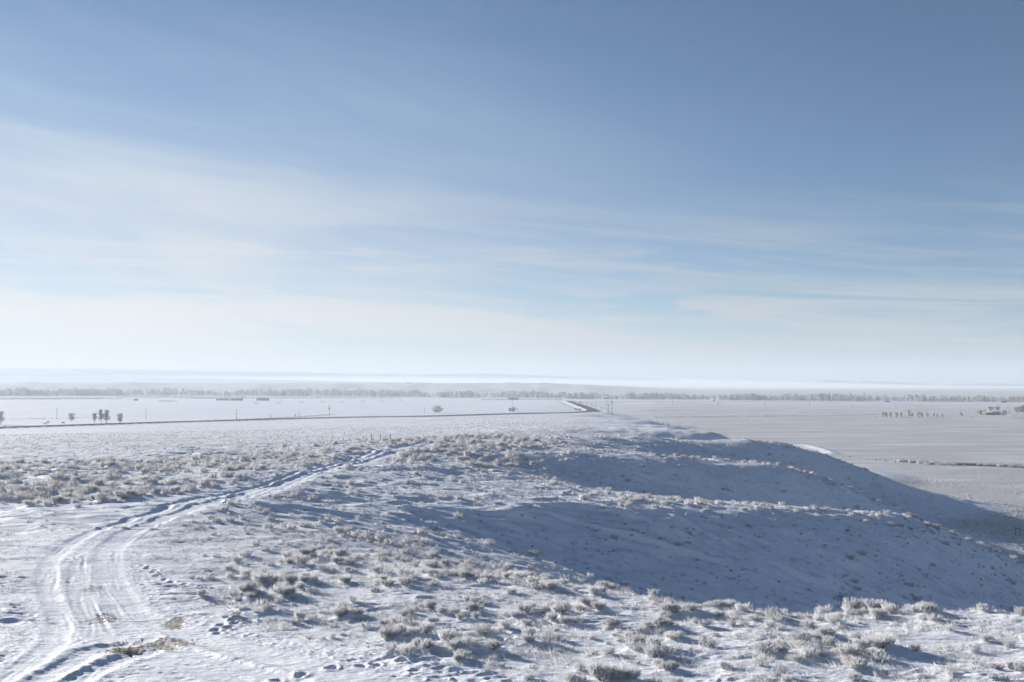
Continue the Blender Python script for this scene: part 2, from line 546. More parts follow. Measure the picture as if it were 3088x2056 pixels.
def noise_mix(nt, c1, c2, scale, lo=0.35, hi=0.65, detail=4, vec=None, mscale=None):
    nz = nt.nodes.new('ShaderNodeTexNoise')
    nz.inputs['Scale'].default_value = scale
    nz.inputs['Detail'].default_value = detail
    if vec is None:
        g = nt.nodes.new('ShaderNodeNewGeometry')
        vec = g.outputs['Position']
    if mscale:
        mp = nt.nodes.new('ShaderNodeMapping')
        mp.inputs['Scale'].default_value = mscale
        nt.links.new(vec, mp.inputs[0])
        vec = mp.outputs[0]
    nt.links.new(vec, nz.inputs['Vector'])
    mr = nt.nodes.new('ShaderNodeMapRange')
    mr.inputs[1].default_value = lo; mr.inputs[2].default_value = hi
    nt.links.new(nz.outputs[0], mr.inputs[0])
    mx = nt.nodes.new('ShaderNodeMix'); mx.data_type = 'RGBA'
    nt.links.new(mr.outputs[0], mx.inputs['Factor'])
    for k, c in (('A', c1), ('B', c2)):
        if isinstance(c, tuple):
            mx.inputs[k].default_value = (*c, 1)
        else:
            nt.links.new(c, mx.inputs[k])
    return mx.outputs['Result'], nz


def simple_mat(name, c1, c2, scale=2.0, rough=0.75, spec=0.2, metal=0.0):
    m, nt, p = new_mat(name)
    c, _ = noise_mix(nt, c1, c2, scale)
    nt.links.new(c, p.inputs['Base Color'])
    p.inputs['Roughness'].default_value = rough
    p.inputs['Specular IOR Level'].default_value = spec
    p.inputs['Metallic'].default_value = metal
    return m


def attr(nt, name):
    a = nt.nodes.new('ShaderNodeAttribute')
    a.attribute_name = name
    return a.outputs['Fac']


def snow_material():
    m, nt, p = new_mat('snow_cover')
    snow, _ = noise_mix(nt, (0.77, 0.80, 0.855), (0.85, 0.875, 0.915), 0.6)
    # dry grass showing through the snow in wind-stretched patches
    grass, _ = noise_mix(nt, (0.43, 0.415, 0.405), (0.60, 0.595, 0.60), 1.3, detail=6)
    g = nt.nodes.new('ShaderNodeNewGeometry')
    mp = nt.nodes.new('ShaderNodeMapping'); mp.inputs['Scale'].default_value = (0.012, 0.035, 0.02)
    nt.links.new(g.outputs['Position'], mp.inputs[0])
    n1 = nt.nodes.new('ShaderNodeTexNoise'); n1.inputs['Scale'].default_value = 1.0; n1.inputs['Detail'].default_value = 9; n1.inputs['Roughness'].default_value = 0.68
    nt.links.new(mp.outputs[0], n1.inputs['Vector'])
    ad = nt.nodes.new('ShaderNodeMath'); ad.operation = 'ADD'; ad.inputs[1].default_value = -0.5
    nt.links.new(n1.outputs[0], ad.inputs[0])
    mu = nt.nodes.new('ShaderNodeMath'); mu.operation = 'MULTIPLY_ADD'
    nt.links.new(ad.outputs[0], mu.inputs[0]); mu.inputs[1].default_value = 3.3
    veg = attr(nt, 'grassy')
    nt.links.new(veg, mu.inputs[2])
    cl = nt.nodes.new('ShaderNodeMath'); cl.operation = 'MULTIPLY'; cl.use_clamp = True
    nt.links.new(mu.outputs[0], cl.inputs[0])
    lim = nt.nodes.new('ShaderNodeMapRange'); lim.inputs[1].default_value = 0.0; lim.inputs[2].default_value = 0.25
    nt.links.new(veg, lim.inputs[0])
    nt.links.new(lim.outputs[0], cl.inputs[1])
    mx = nt.nodes.new('ShaderNodeMix'); mx.data_type = 'RGBA'
    nt.links.new(cl.outputs[0], mx.inputs['Factor'])
    nt.links.new(snow, mx.inputs['A']); nt.links.new(grass, mx.inputs['B'])
    # bare gravel
    dirt, _ = noise_mix(nt, (0.15, 0.115, 0.08), (0.42, 0.37, 0.31), 7.0, detail=8)
    mx2 = nt.nodes.new('ShaderNodeMix'); mx2.data_type = 'RGBA'
    nt.links.new(attr(nt, 'bare'), mx2.inputs['Factor'])
    nt.links.new(mx.outputs['Result'], mx2.inputs['A']); nt.links.new(dirt, mx2.inputs['B'])
    nt.links.new(mx2.outputs['Result'], p.inputs['Base Color'])
    p.inputs['Roughness'].default_value = 0.62
    p.inputs['Specular IOR Level'].default_value = 0.25
    # fine crystals and ripples too small for the mesh
    b1 = nt.nodes.new('ShaderNodeTexNoise'); b1.inputs['Scale'].default_value = 7.0; b1.inputs['Detail'].default_value = 5
    mpb = nt.nodes.new('ShaderNodeMapping'); mpb.inputs['Scale'].default_value = (0.6, 1.4, 1.0)
    nt.links.new(g.outputs['Position'], mpb.inputs[0]); nt.links.new(mpb.outputs[0], b1.inputs['Vector'])
    b2 = nt.nodes.new('ShaderNodeTexNoise'); b2.inputs['Scale'].default_value = 0.55; b2.inputs['Detail'].default_value = 8; b2.inputs['Roughness'].default_value = 0.7
    nt.links.new(mpb.outputs[0], b2.inputs['Vector'])
    bu = nt.nodes.new('ShaderNodeBump'); bu.inputs['Strength'].default_value = 0.55; bu.inputs['Distance'].default_value = 0.06
    nt.links.new(b1.outputs[0], bu.inputs['Height'])
    bu2 = nt.nodes.new('ShaderNodeBump'); bu2.inputs['Strength'].default_value = 0.5; bu2.inputs['Distance'].default_value = 0.45
    nt.links.new(b2.outputs[0], bu2.inputs['Height']); nt.links.new(bu.outputs[0], bu2.inputs['Normal'])
    nt.links.new(bu2.outputs[0], p.inputs['Normal'])
    return m


def frost_mat(name, c1, c2, scale, trans):
    """Rime on thin twigs: scatters light back and lets some through."""
    m, nt, p = new_mat(name)
    c, _ = noise_mix(nt, c1, c2, scale)
    oi = nt.nodes.new('ShaderNodeObjectInfo')
    mr = nt.nodes.new('ShaderNodeMapRange'); mr.inputs[3].default_value = 0.88; mr.inputs[4].default_value = 1.04
    nt.links.new(oi.outputs['Random'], mr.inputs[0])
    vm = nt.nodes.new('ShaderNodeVectorMath'); vm.operation = 'SCALE'
    if name == 'frosted_twig':
        nt.links.new(c, vm.inputs[0]); nt.links.new(mr.outputs[0], vm.inputs['Scale'])
        c = vm.outputs[0]
    nt.links.new(c, p.inputs['Base Color'])
    p.inputs['Roughness'].default_value = 0.8
    t = nt.nodes.new('ShaderNodeBsdfTranslucent')
    nt.links.new(c, t.inputs['Color'])
    mx = nt.nodes.new('ShaderNodeMixShader'); mx.inputs[0].default_value = trans
    nt.links.new(p.outputs[0], mx.inputs[1]); nt.links.new(t.outputs[0], mx.inputs[2])
    nt.links.new(mx.outputs[0], nt.nodes['Material Output'].inputs['Surface'])
    return m


M_SNOW = snow_material()
M_FROST = frost_mat('frosted_twig', (0.84, 0.84, 0.845), (0.95, 0.955, 0.96), 3.0, 0.68)
M_FROST_DULL = frost_mat('grey_frosted_twig', (0.76, 0.75, 0.75), (0.93, 0.925, 0.925), 1.2, 0.68)
M_STEM = simple_mat('woody_stem', (0.16, 0.14, 0.12), (0.42, 0.39, 0.36), 6.0, 0.85)
M_STUBBLE = frost_mat('dry_stubble_stalk', (0.17, 0.155, 0.135), (0.60, 0.58, 0.56), 0.9, 0.3)
M_GRASS = frost_mat('frosted_grass_blade', (0.82, 0.815, 0.81), (0.94, 0.94, 0.945), 2.0, 0.65)
M_BARK = simple_mat('frosted_bark', (0.30, 0.285, 0.275), (0.52, 0.51, 0.50), 1.5, 0.85)
M_TREE = frost_mat('frosted_tree_twig', (0.56, 0.51, 0.48), (0.76, 0.73, 0.71), 0.35, 0.45)
M_WOODS = frost_mat('frosted_woods_twig', (0.46, 0.46, 0.46), (0.68, 0.69, 0.70), 0.06, 0.4)
M_TREE_GREY = frost_mat('grey_frosted_tree_twig', (0.60, 0.60, 0.60), (0.80, 0.805, 0.81), 0.3, 0.5)
M_TREE_DARK = simple_mat('dark_evergreen', (0.05, 0.065, 0.06), (0.16, 0.17, 0.16), 1.5, 0.8)
M_SPRUCE = simple_mat('frosted_spruce', (0.16, 0.16, 0.15), (0.36, 0.34, 0.32), 1.5, 0.8)
M_WOOD = simple_mat('weathered_wood', (0.09, 0.075, 0.062), (0.17, 0.15, 0.13), 4.0, 0.85)
M_STEEL = simple_mat('galvanised_steel', (0.30, 0.31, 0.33), (0.42, 0.43, 0.45), 5.0, 0.5, 0.4, 0.6)
M_DARKSTEEL = simple_mat('dark_steel', (0.06, 0.06, 0.065), (0.11, 0.11, 0.115), 5.0, 0.6, 0.3)
M_ASPHALT = simple_mat('dark_asphalt', (0.05, 0.05, 0.053), (0.085, 0.085, 0.09), 0.3, 0.95, 0.0)
M_HAY = simple_mat('old_hay', (0.26, 0.25, 0.22), (0.42, 0.40, 0.37), 0.7, 0.9)
M_SNOWCAP = simple_mat('snow_cap', (0.80, 0.82, 0.86), (0.88, 0.9, 0.92), 0.8, 0.65)
M_PATCHROOF = simple_mat('roof_with_melting_snow', (0.09, 0.08, 0.075), (0.85, 0.87, 0.9), 0.35, 0.8)
M_DARKWALL = simple_mat('dark_board_wall', (0.075, 0.065, 0.058), (0.13, 0.115, 0.10), 0.8, 0.8)
M_WHITEWALL = simple_mat('white_board_wall', (0.70, 0.70, 0.69), (0.80, 0.80, 0.79), 0.8, 0.7)
M_REDWALL = simple_mat('brown_board_wall', (0.17, 0.10, 0.075), (0.25, 0.16, 0.12), 0.8, 0.8)
M_GLASS = simple_mat('dark_window_glass', (0.03, 0.035, 0.04), (0.06, 0.065, 0.07), 1.0, 0.15, 0.6)
M_CAR_DARK = simple_mat('dark_car_paint', (0.03, 0.032, 0.037), (0.045, 0.047, 0.055), 3.0, 0.35, 0.5)
M_CAR_GREY = simple_mat('grey_car_paint', (0.16, 0.16, 0.17), (0.22, 0.22, 0.23), 3.0, 0.35, 0.5)
M_RUBBER = simple_mat('black_rubber', (0.02, 0.02, 0.02), (0.035, 0.035, 0.035), 8.0, 0.85)
M_HIDE = simple_mat('black_hide', (0.02, 0.018, 0.016), (0.045, 0.04, 0.036), 2.0, 0.8)
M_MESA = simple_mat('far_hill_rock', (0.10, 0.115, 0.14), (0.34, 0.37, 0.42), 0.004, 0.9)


# ------------------------------------------------------------------ mesh helpers
def mesh_from(name, verts, faces_list, mat, smooth=False):
    """faces_list: list of int arrays (n, k), k = 3 or 4."""
    me = bpy.data.meshes.new(name)
    verts = np.asarray(verts, np.float32)
    me.vertices.add(len(verts))
    me.vertices.foreach_set('co', verts.ravel())
    tot = sum(f.size for f in faces_list); nf = sum(len(f) for f in faces_list)
    me.loops.add(tot)
    me.polygons.add(nf)
    li = np.concatenate([f.ravel() for f in faces_list]).astype(np.int32)
    ls = []; o = 0
    for f in faces_list:
        ls.append(o + np.arange(len(f)) * f.shape[1]); o += f.size
    me.loops.foreach_set('vertex_index', li)
    me.polygons.foreach_set('loop_start', np.concatenate(ls).astype(np.int32))
    if smooth:
        me.polygons.foreach_set('use_smooth', np.ones(nf, bool))
    me.update(calc_edges=True)
    me.materials.append(mat)
    return me


def link(name, me, parent=None, loc=None):
    o = bpy.data.objects.new(name, me)
    COL.objects.link(o)
    if parent is not None:
        o.parent = parent
    if loc is not None:
        o.location = loc
    return o


def tag(o, label=None, cat=None, group=None, kind=None):
    if label: o['label'] = label
    if cat: o['category'] = cat
    if group: o['group'] = group
    if kind: o['kind'] = kind
    return o


class MB:
    """Collects shapes for one mesh."""
    def __init__(self):
        self.v = []; self.t = []; self.q = []; self.n = 0

    def add(self, v, t=None, q=None):
        v = np.asarray(v, np.float64).reshape(-1, 3)
        if t is not None and len(t): self.t.append(np.asarray(t, np.int64) + self.n)
        if q is not None and len(q): self.q.append(np.asarray(q, np.int64) + self.n)
        self.v.append(v); self.n += len(v)

    def box(self, c, s, rz=0.0):
        x, y, z = s[0] / 2, s[1] / 2, s[2] / 2
        v = np.array([(-x, -y, -z), (x, -y, -z), (x, y, -z), (-x, y, -z), (-x, -y, z), (x, -y, z), (x, y, z), (-x, y, z)])
        if rz:
            cc, ss = math.cos(rz), math.sin(rz)
            v = np.stack([v[:, 0] * cc - v[:, 1] * ss, v[:, 0] * ss + v[:, 1] * cc, v[:, 2]], 1)
        self.add(v + np.array(c), q=[(0, 3, 2, 1), (4, 5, 6, 7), (0, 1, 5, 4), (1, 2, 6, 5), (2, 3, 7, 6), (3, 0, 4, 7)])

    def tube(self, p0, p1, r0, r1, n=8, cap=True):
        p0 = np.array(p0, float); p1 = np.array(p1, float)
        d = p1 - p0; L = np.linalg.norm(d); d = d / (L + 1e-9)
        a = np.array((0, 0, 1.0)) if abs(d[2]) < 0.9 else np.array((1.0, 0, 0))
        e1 = np.cross(d, a); e1 /= np.linalg.norm(e1); e2 = np.cross(d, e1)
        th = np.arange(n) * 2 * np.pi / n
        ring = np.cos(th)[:, None] * e1 + np.sin(th)[:, None] * e2
        v = np.vstack([p0 + ring * r0, p1 + ring * r1, p0, p1])
        i = np.arange(n); j = (i + 1) % n
        q = np.stack([i, j, j + n, i + n], 1)
        t = np.vstack([np.stack([j, i, np.full(n, 2 * n)], 1), np.stack([i + n, j + n, np.full(n, 2 * n + 1)], 1)]) if cap else None
        self.add(v, t=t, q=q)

    def spikes(self, base, tip, rad, sides=3):
        """Many thin pyramids at once."""
        base = np.asarray(base, float); tip = np.asarray(tip, float); n = len(base)
        if n == 0: return
        rad = np.broadcast_to(np.asarray(rad, float), (n,))
        d = tip - base; d = d / (np.linalg.norm(d, axis=1, keepdims=True) + 1e-9)
        a = np.tile(np.array((0.31, 0.83, 0.2)), (n, 1))
        e1 = np.cross(d, a); e1 /= (np.linalg.norm(e1, axis=1, keepdims=True) + 1e-9)
        e2 = np.cross(d, e1)
        vs = []
        for k in range(sides):
            th = 2 * np.pi * k / sides
            vs.append(base + (e1 * math.cos(th) + e2 * math.sin(th)) * rad[:, None])
        vs.append(tip)
        v = np.stack(vs, 1).reshape(-1, 3)
        o = np.arange(n) * (sides + 1)
        t = np.vstack([np.stack([o + k, o + (k + 1) % sides, o + sides], 1) for k in range(sides)])
        self.add(v, t=t)

    def stalks(self, base, tip, rad):
        """Club-shaped stalks coated in frost: three sides, swollen towards the end."""
        base = np.asarray(base, float); tip = np.asarray(tip, float); n = len(base)
        if n == 0: return
        rad = np.broadcast_to(np.asarray(rad, float), (n,))
        d = tip - base; L = np.linalg.norm(d, axis=1, keepdims=True); d = d / (L + 1e-9)
        a = np.tile(np.array((0.31, 0.83, 0.2)), (n, 1))
        e1 = np.cross(d, a); e1 /= (np.linalg.norm(e1, axis=1, keepdims=True) + 1e-9)
        e2 = np.cross(d, e1)
        vs = []
        for f, rr in ((0.0, 0.55), (0.45, 0.95), (0.86, 0.85)):
            for k in range(3):
                th = 2 * np.pi * k / 3
                vs.append(base + d * L * f + (e1 * math.cos(th) + e2 * math.sin(th)) * (rad * rr)[:, None])
        vs.append(tip)
        v = np.stack(vs, 1).reshape(-1, 3)
        o = np.arange(n) * 10
        q = []
        for lev in (0, 3):
            for k in range(3):
                q.append(np.stack([o + lev + k, o + lev + (k + 1) % 3, o + lev + 3 + (k + 1) % 3, o + lev + 3 + k], 1))
        t = [np.stack([o + 6 + k, o + 6 + (k + 1) % 3, o + 9], 1) for k in range(3)]
        self.add(v, t=np.vstack(t), q=np.vstack(q))

    def data(self):
        fl = []
        if self.t: fl.append(np.vstack(self.t))
        if self.q: fl.append(np.vstack(self.q))
        return np.vstack(self.v), fl

    def mesh(self, name, mat, smooth=False):
        v, fl = self.data()
        return mesh_from(name, v, fl, mat, smooth)

    def build(self, name, mat, parent=None, loc=None, smooth=False):
        return link(name, self.mesh(name, mat, smooth), parent, loc)


def empty(name, loc, rz=0.0):
    o = bpy.data.objects.new(name, None)
    o.empty_display_size = 0.3
    COL.objects.link(o)
    o.location = loc
    o.rotation_euler = (0, 0, rz)
    return o


def copy_tree(o, parent=None):
    c = o.copy()
    COL.objects.link(c)
    if parent is not None:
        c.parent = parent
    for ch in list(o.children):
        copy_tree(ch, c)
    return c


# ------------------------------------------------------------------ ground, hill and track
az_in = np.arange(-28.0, 28.0001, 0.056)
az_out = np.concatenate([np.arange(28.3, 60, 0.8), np.arange(60, 180, 4.0)])
AZ = np.radians(np.concatenate([-az_out[::-1], az_in, az_out]))
R1 = np.geomspace(24, 480, 1180)
R2 = np.geomspace(480, 1500, 230)[1:]
R3 = np.geomspace(1500, 12500, 240)[1:]
R0 = np.array([1.5, 5, 10, 15, 19, 22])
RR = np.concatenate([R0, R1, R2, R3])
na, nr = len(AZ), len(RR)
A2, R2D = np.meshgrid(AZ, RR)
GX = R2D * np.sin(A2); GY = R2D * np.cos(A2)
sp_r = np.gradient(RR)[:, None] * np.ones((1, na))
sp_a = R2D * np.radians(0.056)
SP = np.maximum(sp_r, sp_a)
GZ = base_z(GX, GY)
base_cache = GZ
rut, PK = rut_fields(GX, GY)
nearm = R2D < 1200
GRID_Z = GZ + detail_z(GX, GY, R2D, SP, PK) * nearm + rut
# trails of footprints and animal tracks
gp = np.random.default_rng(91)
for pts, step, rad, dep in (([(600, 1352), (560, 1385), (535, 1420), (505, 1447), (470, 1462)], 0.62, 0.15, 0.065),
                            ([(505, 1447), (560, 1432), (640, 1428), (720, 1440)], 0.62, 0.15, 0.06),
                            ([(1130, 1500), (1180, 1465), (1240, 1445), (1290, 1410)], 0.55, 0.17, 0.11),
                            ([(330, 1300), (380, 1330), (450, 1350), (560, 1352)], 0.6, 0.13, 0.07),
                            ([(640, 1568), (760, 1540), (900, 1530), (1010, 1500), (1130, 1500)], 0.58, 0.15, 0.09)):
    tr_ = smooth_poly(np.array([ground_at(X * K, Y * K) for X, Y in pts]))
    sg_ = np.concatenate([[0], np.cumsum(np.hypot(*np.diff(tr_, axis=0).T))])
    for q_, t_ in enumerate(np.arange(0, sg_[-1], step)):
        fx_ = np.interp(t_, sg_, tr_[:, 0]) + (0.13 if q_ % 2 else -0.13) + gp.normal(0, .05); fy_ = np.interp(t_, sg_, tr_[:, 1]) + gp.normal(0, .08)
        rr_ = math.hypot(fx_, fy_); aa_ = math.atan2(fx_, fy_)
        i0_, i1_ = np.searchsorted(RR, rr_ - .8), np.searchsorted(RR, rr_ + .8)
        j0_, j1_ = np.searchsorted(AZ, aa_ - .7 / rr_), np.searchsorted(AZ, aa_ + .7 / rr_)
        d_ = np.hypot(GX[i0_:i1_, j0_:j1_] - fx_, (GY[i0_:i1_, j0_:j1_] - fy_) * 0.7)
        GRID_Z[i0_:i1_, j0_:j1_] += dep * (-np.exp(-(d_ / rad) ** 4) + 0.3 * np.exp(-((d_ - 1.6 * rad) / (.5 * rad)) ** 2))
# pale snow bank beside the lane that passes the right end of the hill
bank = smooth_poly(np.array([ground_at(X * K, Y * K) for X, Y in ((1842, 1023), (1868, 1027), (1896, 1035), (1916, 1043))]))
mb_ = (GX > bank[:, 0].min() - 15) & (GX < bank[:, 0].max() + 15) & (GY > bank[:, 1].min() - 15) & (GY < bank[:, 1].max() + 15)
db_ = dist_poly(GX[mb_], GY[mb_], bank)
GRID_Z[mb_] += (0.75 + 0.35 * fbm(GX[mb_] / 9.0, GY[mb_] / 9.0, 3)) * np.exp(-(db_ / 3.2) ** 2)
bank_clean = np.zeros(GX.shape); bank_clean[mb_] = np.exp(-(db_ / 4.5) ** 2)
# ditch and embankment along the highway
dh = np.full(GX.shape, 1e9)
mm = (R2D > 500) & (R2D < 2200) & (np.abs(A2) < 0.9)
dh[mm] = dist_poly(GX[mm], GY[mm], HWY)
GRID_Z = GRID_Z + np.where(dh < 24, -0.3 * np.exp(-((dh - 14) / 2.5) ** 2), 0)
HW_Z = 0.7
GRID_Z = np.where(dh < 16, GRID_Z * sst(6.5, 10, dh) + (1 - sst(6.5, 10, dh)) * (np.maximum(GZ, 0.25) + HW_Z), GRID_Z)


def gz(x, y):
    """Ground height with the snow detail, read off the grid."""
    x = np.asarray(x, float); y = np.asarray(y, float)
    r = np.hypot(x, y); a = np.arctan2(x, y)
    ia = np.clip(np.interp(a, AZ, np.arange(na)), 0, na - 1.001); ir = np.clip(np.interp(r, RR, np.arange(nr)), 0, nr - 1.001)
    i0 = ir.astype(int); j0 = ia.astype(int); fi = ir - i0; fj = ia - j0
    return (GRID_Z[i0, j0] * (1 - fi) * (1 - fj) + GRID_Z[i0 + 1, j0] * fi * (1 - fj) + GRID_Z[i0, j0 + 1] * (1 - fi) * fj + GRID_Z[i0 + 1, j0 + 1] * fi * fj)


def gz1(x, y):
    return float(gz(np.array([x]), np.array([y]))[0])


bare = bare_field(GX, GY)
GRID_Z = GRID_Z - 0.03 * bare
U2 = GX / np.maximum(GY, 1.0)
onplain = sst(2.2, 0.4, GZ) * (GY > 50)
grassy = onplain * (0.12 + 0.75 * sst(-0.02, 0.15, U2) * sst(2600, 1200, R2D)) * sst(180, 240, R2D)  # more grass tone on the right: partly real, partly lens darkening put into colour
grassy += onplain * 0.4 * sst(0.22, 0.38, U2) * sst(430, 300, R2D)
grassy += 0.16 * sst(0.5, 3.0, GZ) * sst(150, 300, R2D) * sst(1000, 800, R2D) * sst(0.2, 0.0, U2)
grassy += 0.22 * sst(-0.12, -0.03, U2) * sst(0.01, -0.04, U2) * sst(58, 66, R2D) * sst(92, 78, R2D)
grassy += 0.75 * sst(2300, 2800, R2D) * sst(6000, 4800, R2D)
grassy = np.clip(grassy * (1 - PK) * (1 - bank_clean), 0, 1)

# ------------------------------------------------------------------ highway and road
def ribbon(poly, width, lift, zfun):
    d = np.gradient(poly, axis=0); d /= np.linalg.norm(d, axis=1, keepdims=True)
    nrm = np.stack([-d[:, 1], d[:, 0]], 1)
    cols = []
    for f in (-0.5, -0.25, 0, 0.25, 0.5):
        p = poly + nrm * width * f
        cols.append(np.column_stack([p, zfun(poly[:, 0], poly[:, 1]) + lift - 0.05 * abs(f) * 2]))
    v = np.stack(cols, 1)
    n = len(poly)
    i, j = np.meshgrid(np.arange(n - 1), np.arange(4), indexing='ij')
    q = np.stack([i * 5 + j, i * 5 + j + 1, i * 5 + 6 + j, i * 5 + 5 + j], 2).reshape(-1, 4)
    return v.reshape(-1, 3), q


hv, hq = ribbon(HWY, 12.0, 0.35, lambda x, y: np.maximum(base_z(x, y), 0.25) + HW_Z)
tag(link('highway', mesh_from('highway', hv, [hq], M_ASPHALT, True)), 'dark two lane highway crossing below the hill then running straight to the river', kind='structure')
crossing = np.array([(x, 1960 - 0.02 * (x - 105) + 8 * math.sin(x / 300)) for x in np.linspace(105, 1300, 60)])
cv_, cq_ = ribbon(crossing, 13, 0.9, lambda x, y: base_z(x, y))
tag(link('river_road', mesh_from('river_road', cv_, [cq_], M_ASPHALT, True)), 'thin dark road running right across the plain before the treeline', kind='structure')


# ------------------------------------------------------------------ sagebrush
def sage_shape(seed, spread, upright, n_st):
    """Two meshes: frosted twigs and woody stems of a bush about 1 m wide and 0.62 m tall."""
    g = np.random.default_rng(seed)
    tw, st = MB(), MB()
    nb = 20
    th = g.uniform(0, 2 * np.pi, nb); inc = np.sqrt(g.uniform(0.02, 1, nb)) * spread
    bl = g.uniform(0.26, 0.42, nb)
    bd = np.stack([np.sin(inc) * np.cos(th), np.sin(inc) * np.sin(th), np.cos(inc) * 0.8 + 0.06], 1)
    ends = bd * bl[:, None] * np.array((1.15, 1.15, 0.85))
    st.spikes(np.zeros((nb, 3)) + np.array((0, 0, -0.06)) + g.normal(0, 0.03, (nb, 3)) * (1, 1, 0.2), ends, 0.022)
    k = g.integers(0, nb, n_st)
    f = g.uniform(0.45, 1.0, n_st)
    root = ends[k] * f[:, None] + g.normal(0, 0.045, (n_st, 3)) * (1, 1, 0.5)
    out = root * (1, 1, 0.15); out /= (np.linalg.norm(out, axis=1, keepdims=True) + 1e-6)
    dr = out * g.uniform(0.05, 1.0 - upright, (n_st, 1)) + np.array((0, 0, 1)) * g.uniform(0.6, 1.1, (n_st, 1)) + g.normal(0, 0.20, (n_st, 3))
    dr /= np.linalg.norm(dr, axis=1, keepdims=True)
    ln = g.uniform(0.18, 0.40, n_st) * (1.15 - 0.35 * np.hypot(root[:, 0], root[:, 1]))
    tip = root + dr * ln[:, None]
    tw.stalks(root, tip, g.uniform(0.008, 0.0135, n_st))
    m = n_st * 2
    kk = g.integers(0, n_st, m); ff = g.uniform(0.2, 0.9, m)[:, None]
    b2 = root[kk] * (1 - ff) + tip[kk] * ff
    d2 = dr[kk] + g.normal(0, 0.75, (m, 3)); d2 /= np.linalg.norm(d2, axis=1, keepdims=True)
    tw.spikes(b2, b2 + d2 * g.uniform(0.03, 0.10, (m, 1)), 0.0065)
    # a few dead seed stalks standing out
    ns = 7
    k = g.integers(0, nb, ns)
    tw.spikes(ends[k], ends[k] * 1.2 + np.stack([g.normal(0, .06, ns), g.normal(0, .06, ns), g.uniform(.25, .45, ns)], 1), 0.007)
    return tw, st


SHAPES = [('upright spiky', 0.95, 0.72, 200), ('upright spiky', 0.80, 0.80, 170), ('low spreading', 1.35, 0.45, 220), ('low spreading', 1.25, 0.5, 190),
          ('dense rounded', 1.15, 0.55, 300), ('dense rounded', 1.05, 0.60, 270), ('open straggly', 1.10, 0.65, 110), ('open straggly', 1.20, 0.60, 95)]
SAGE = []
for i, (nm, spd, up, ns) in enumerate(SHAPES):
    tw, st = sage_shape(100 + i, spd, up, ns)
    SAGE.append((nm, tw.mesh('sagebrush', M_FROST if i % 2 == 0 else M_FROST), st.mesh('woody_stems', M_STEM)))


def low_sage(seed, n, rad):
    g = np.random.default_rng(seed)
    th = g.uniform(0, 2 * np.pi, n); r = np.sqrt(g.uniform(0, 1, n)) * 0.42
    root = np.stack([r * np.cos(th), r * np.sin(th), np.full(n, -0.05)], 1) * (0.75, 0.75, 1)
    h = g.uniform(0.38, 0.62, n) * (1 - 0.9 * r ** 2)
    tip = root + np.stack([np.cos(th) * r * 0.7 + g.normal(0, .07, n), np.sin(th) * r * 0.7 + g.normal(0, .07, n), h + 0.05], 1)
    b = MB(); b.spikes(root, tip, rad)
    return b.data()


LOD1 = [low_sage(300 + i, 70, 0.024) for i in range(7)]
LOD2 = [low_sage(320 + i, 14, 0.075) for i in range(5)]
LOD3 = [low_sage(340 + i, 6, 0.14) for i in range(5)]


def scatter_mesh(protos, x, y, z, s, sh, rng):
    vs, ts = [], []
    n0 = 0
    kind = rng.integers(0, len(protos), len(x))
    rot = rng.uniform(0, 2 * np.pi, len(x))
    for k, (pv, fl) in enumerate(protos):
        m = np.where(kind == k)[0]
        if not len(m): continue
        c, sn = np.cos(rot[m])[:, None], np.sin(rot[m])[:, None]
        vx = (pv[None, :, 0] * c - pv[None, :, 1] * sn) * s[m][:, None] + x[m][:, None]
        vy = (pv[None, :, 0] * sn + pv[None, :, 1] * c) * s[m][:, None] + y[m][:, None]
        vz = pv[None, :, 2] * (s[m] * sh[m])[:, None] + z[m][:, None]
        v = np.stack([vx, vy, vz], 2).reshape(-1, 3)
        t = (fl[0][None] + (np.arange(len(m)) * len(pv))[:, None, None]).reshape(-1, 3) + n0
        vs.append(v); ts.append(t); n0 += len(v)
    return np.vstack(vs), np.vstack(ts)


def project(x, y, z):
    """World point -> photograph pixel in 2355-wide coordinates."""
    cp_, sp_ = math.cos(PITCH), math.sin(PITCH)
    dz = z - CAM_Z
    f = y * cp_ + dz * sp_
    up = -y * sp_ + dz * cp_
    return (1544 + F_PX * x / f) / K, (1028 - F_PX * up / f) / K


def pk_at(x, y):
    ia = np.clip(np.interp(np.arctan2(x, y), AZ, np.arange(na)), 0, na - 1).astype(int)
    ir = np.clip(np.interp(np.hypot(x, y), RR, np.arange(nr)), 0, nr - 1).astype(int)
    return PK[ir, ia]


def candidates(rng, n, r0, r1, a0=-26.0, a1=26.0):
    r = np.sqrt(rng.uniform(r0 ** 2, r1 ** 2, n)); a = np.radians(rng.uniform(a0, a1, n))
    return r * np.sin(a), r * np.cos(a)


g = np.random.default_rng(21)
BX, BY, BS = [], [], []
# near field
x, y = candidates(g, 7000, 27, 84)
X, Y = project(x, y, gz(x, y))
cl = fbm(x / 4.2, y / 4.2, 3)
right = sst(430, 640, X + 0.25 * (1568 - Y))
p = (0.12 + 0.88 * sst(-0.25, 0.45, cl)) * right * (0.25 + 0.75 * sst(1235, 1330, Y))
p = np.where(X < 560, p * 0.4, p)
keep = (g.uniform(0, 1, len(x)) < p * 0.80) & (pk_at(x, y) < 0.05)
BX.append(x[keep]); BY.append(y[keep]); BS.append((0.26 + 0.70 * g.uniform(0, 1, keep.sum()) ** 1.7) * (0.85 + 0.3 * sst(0, .5, cl[keep])))
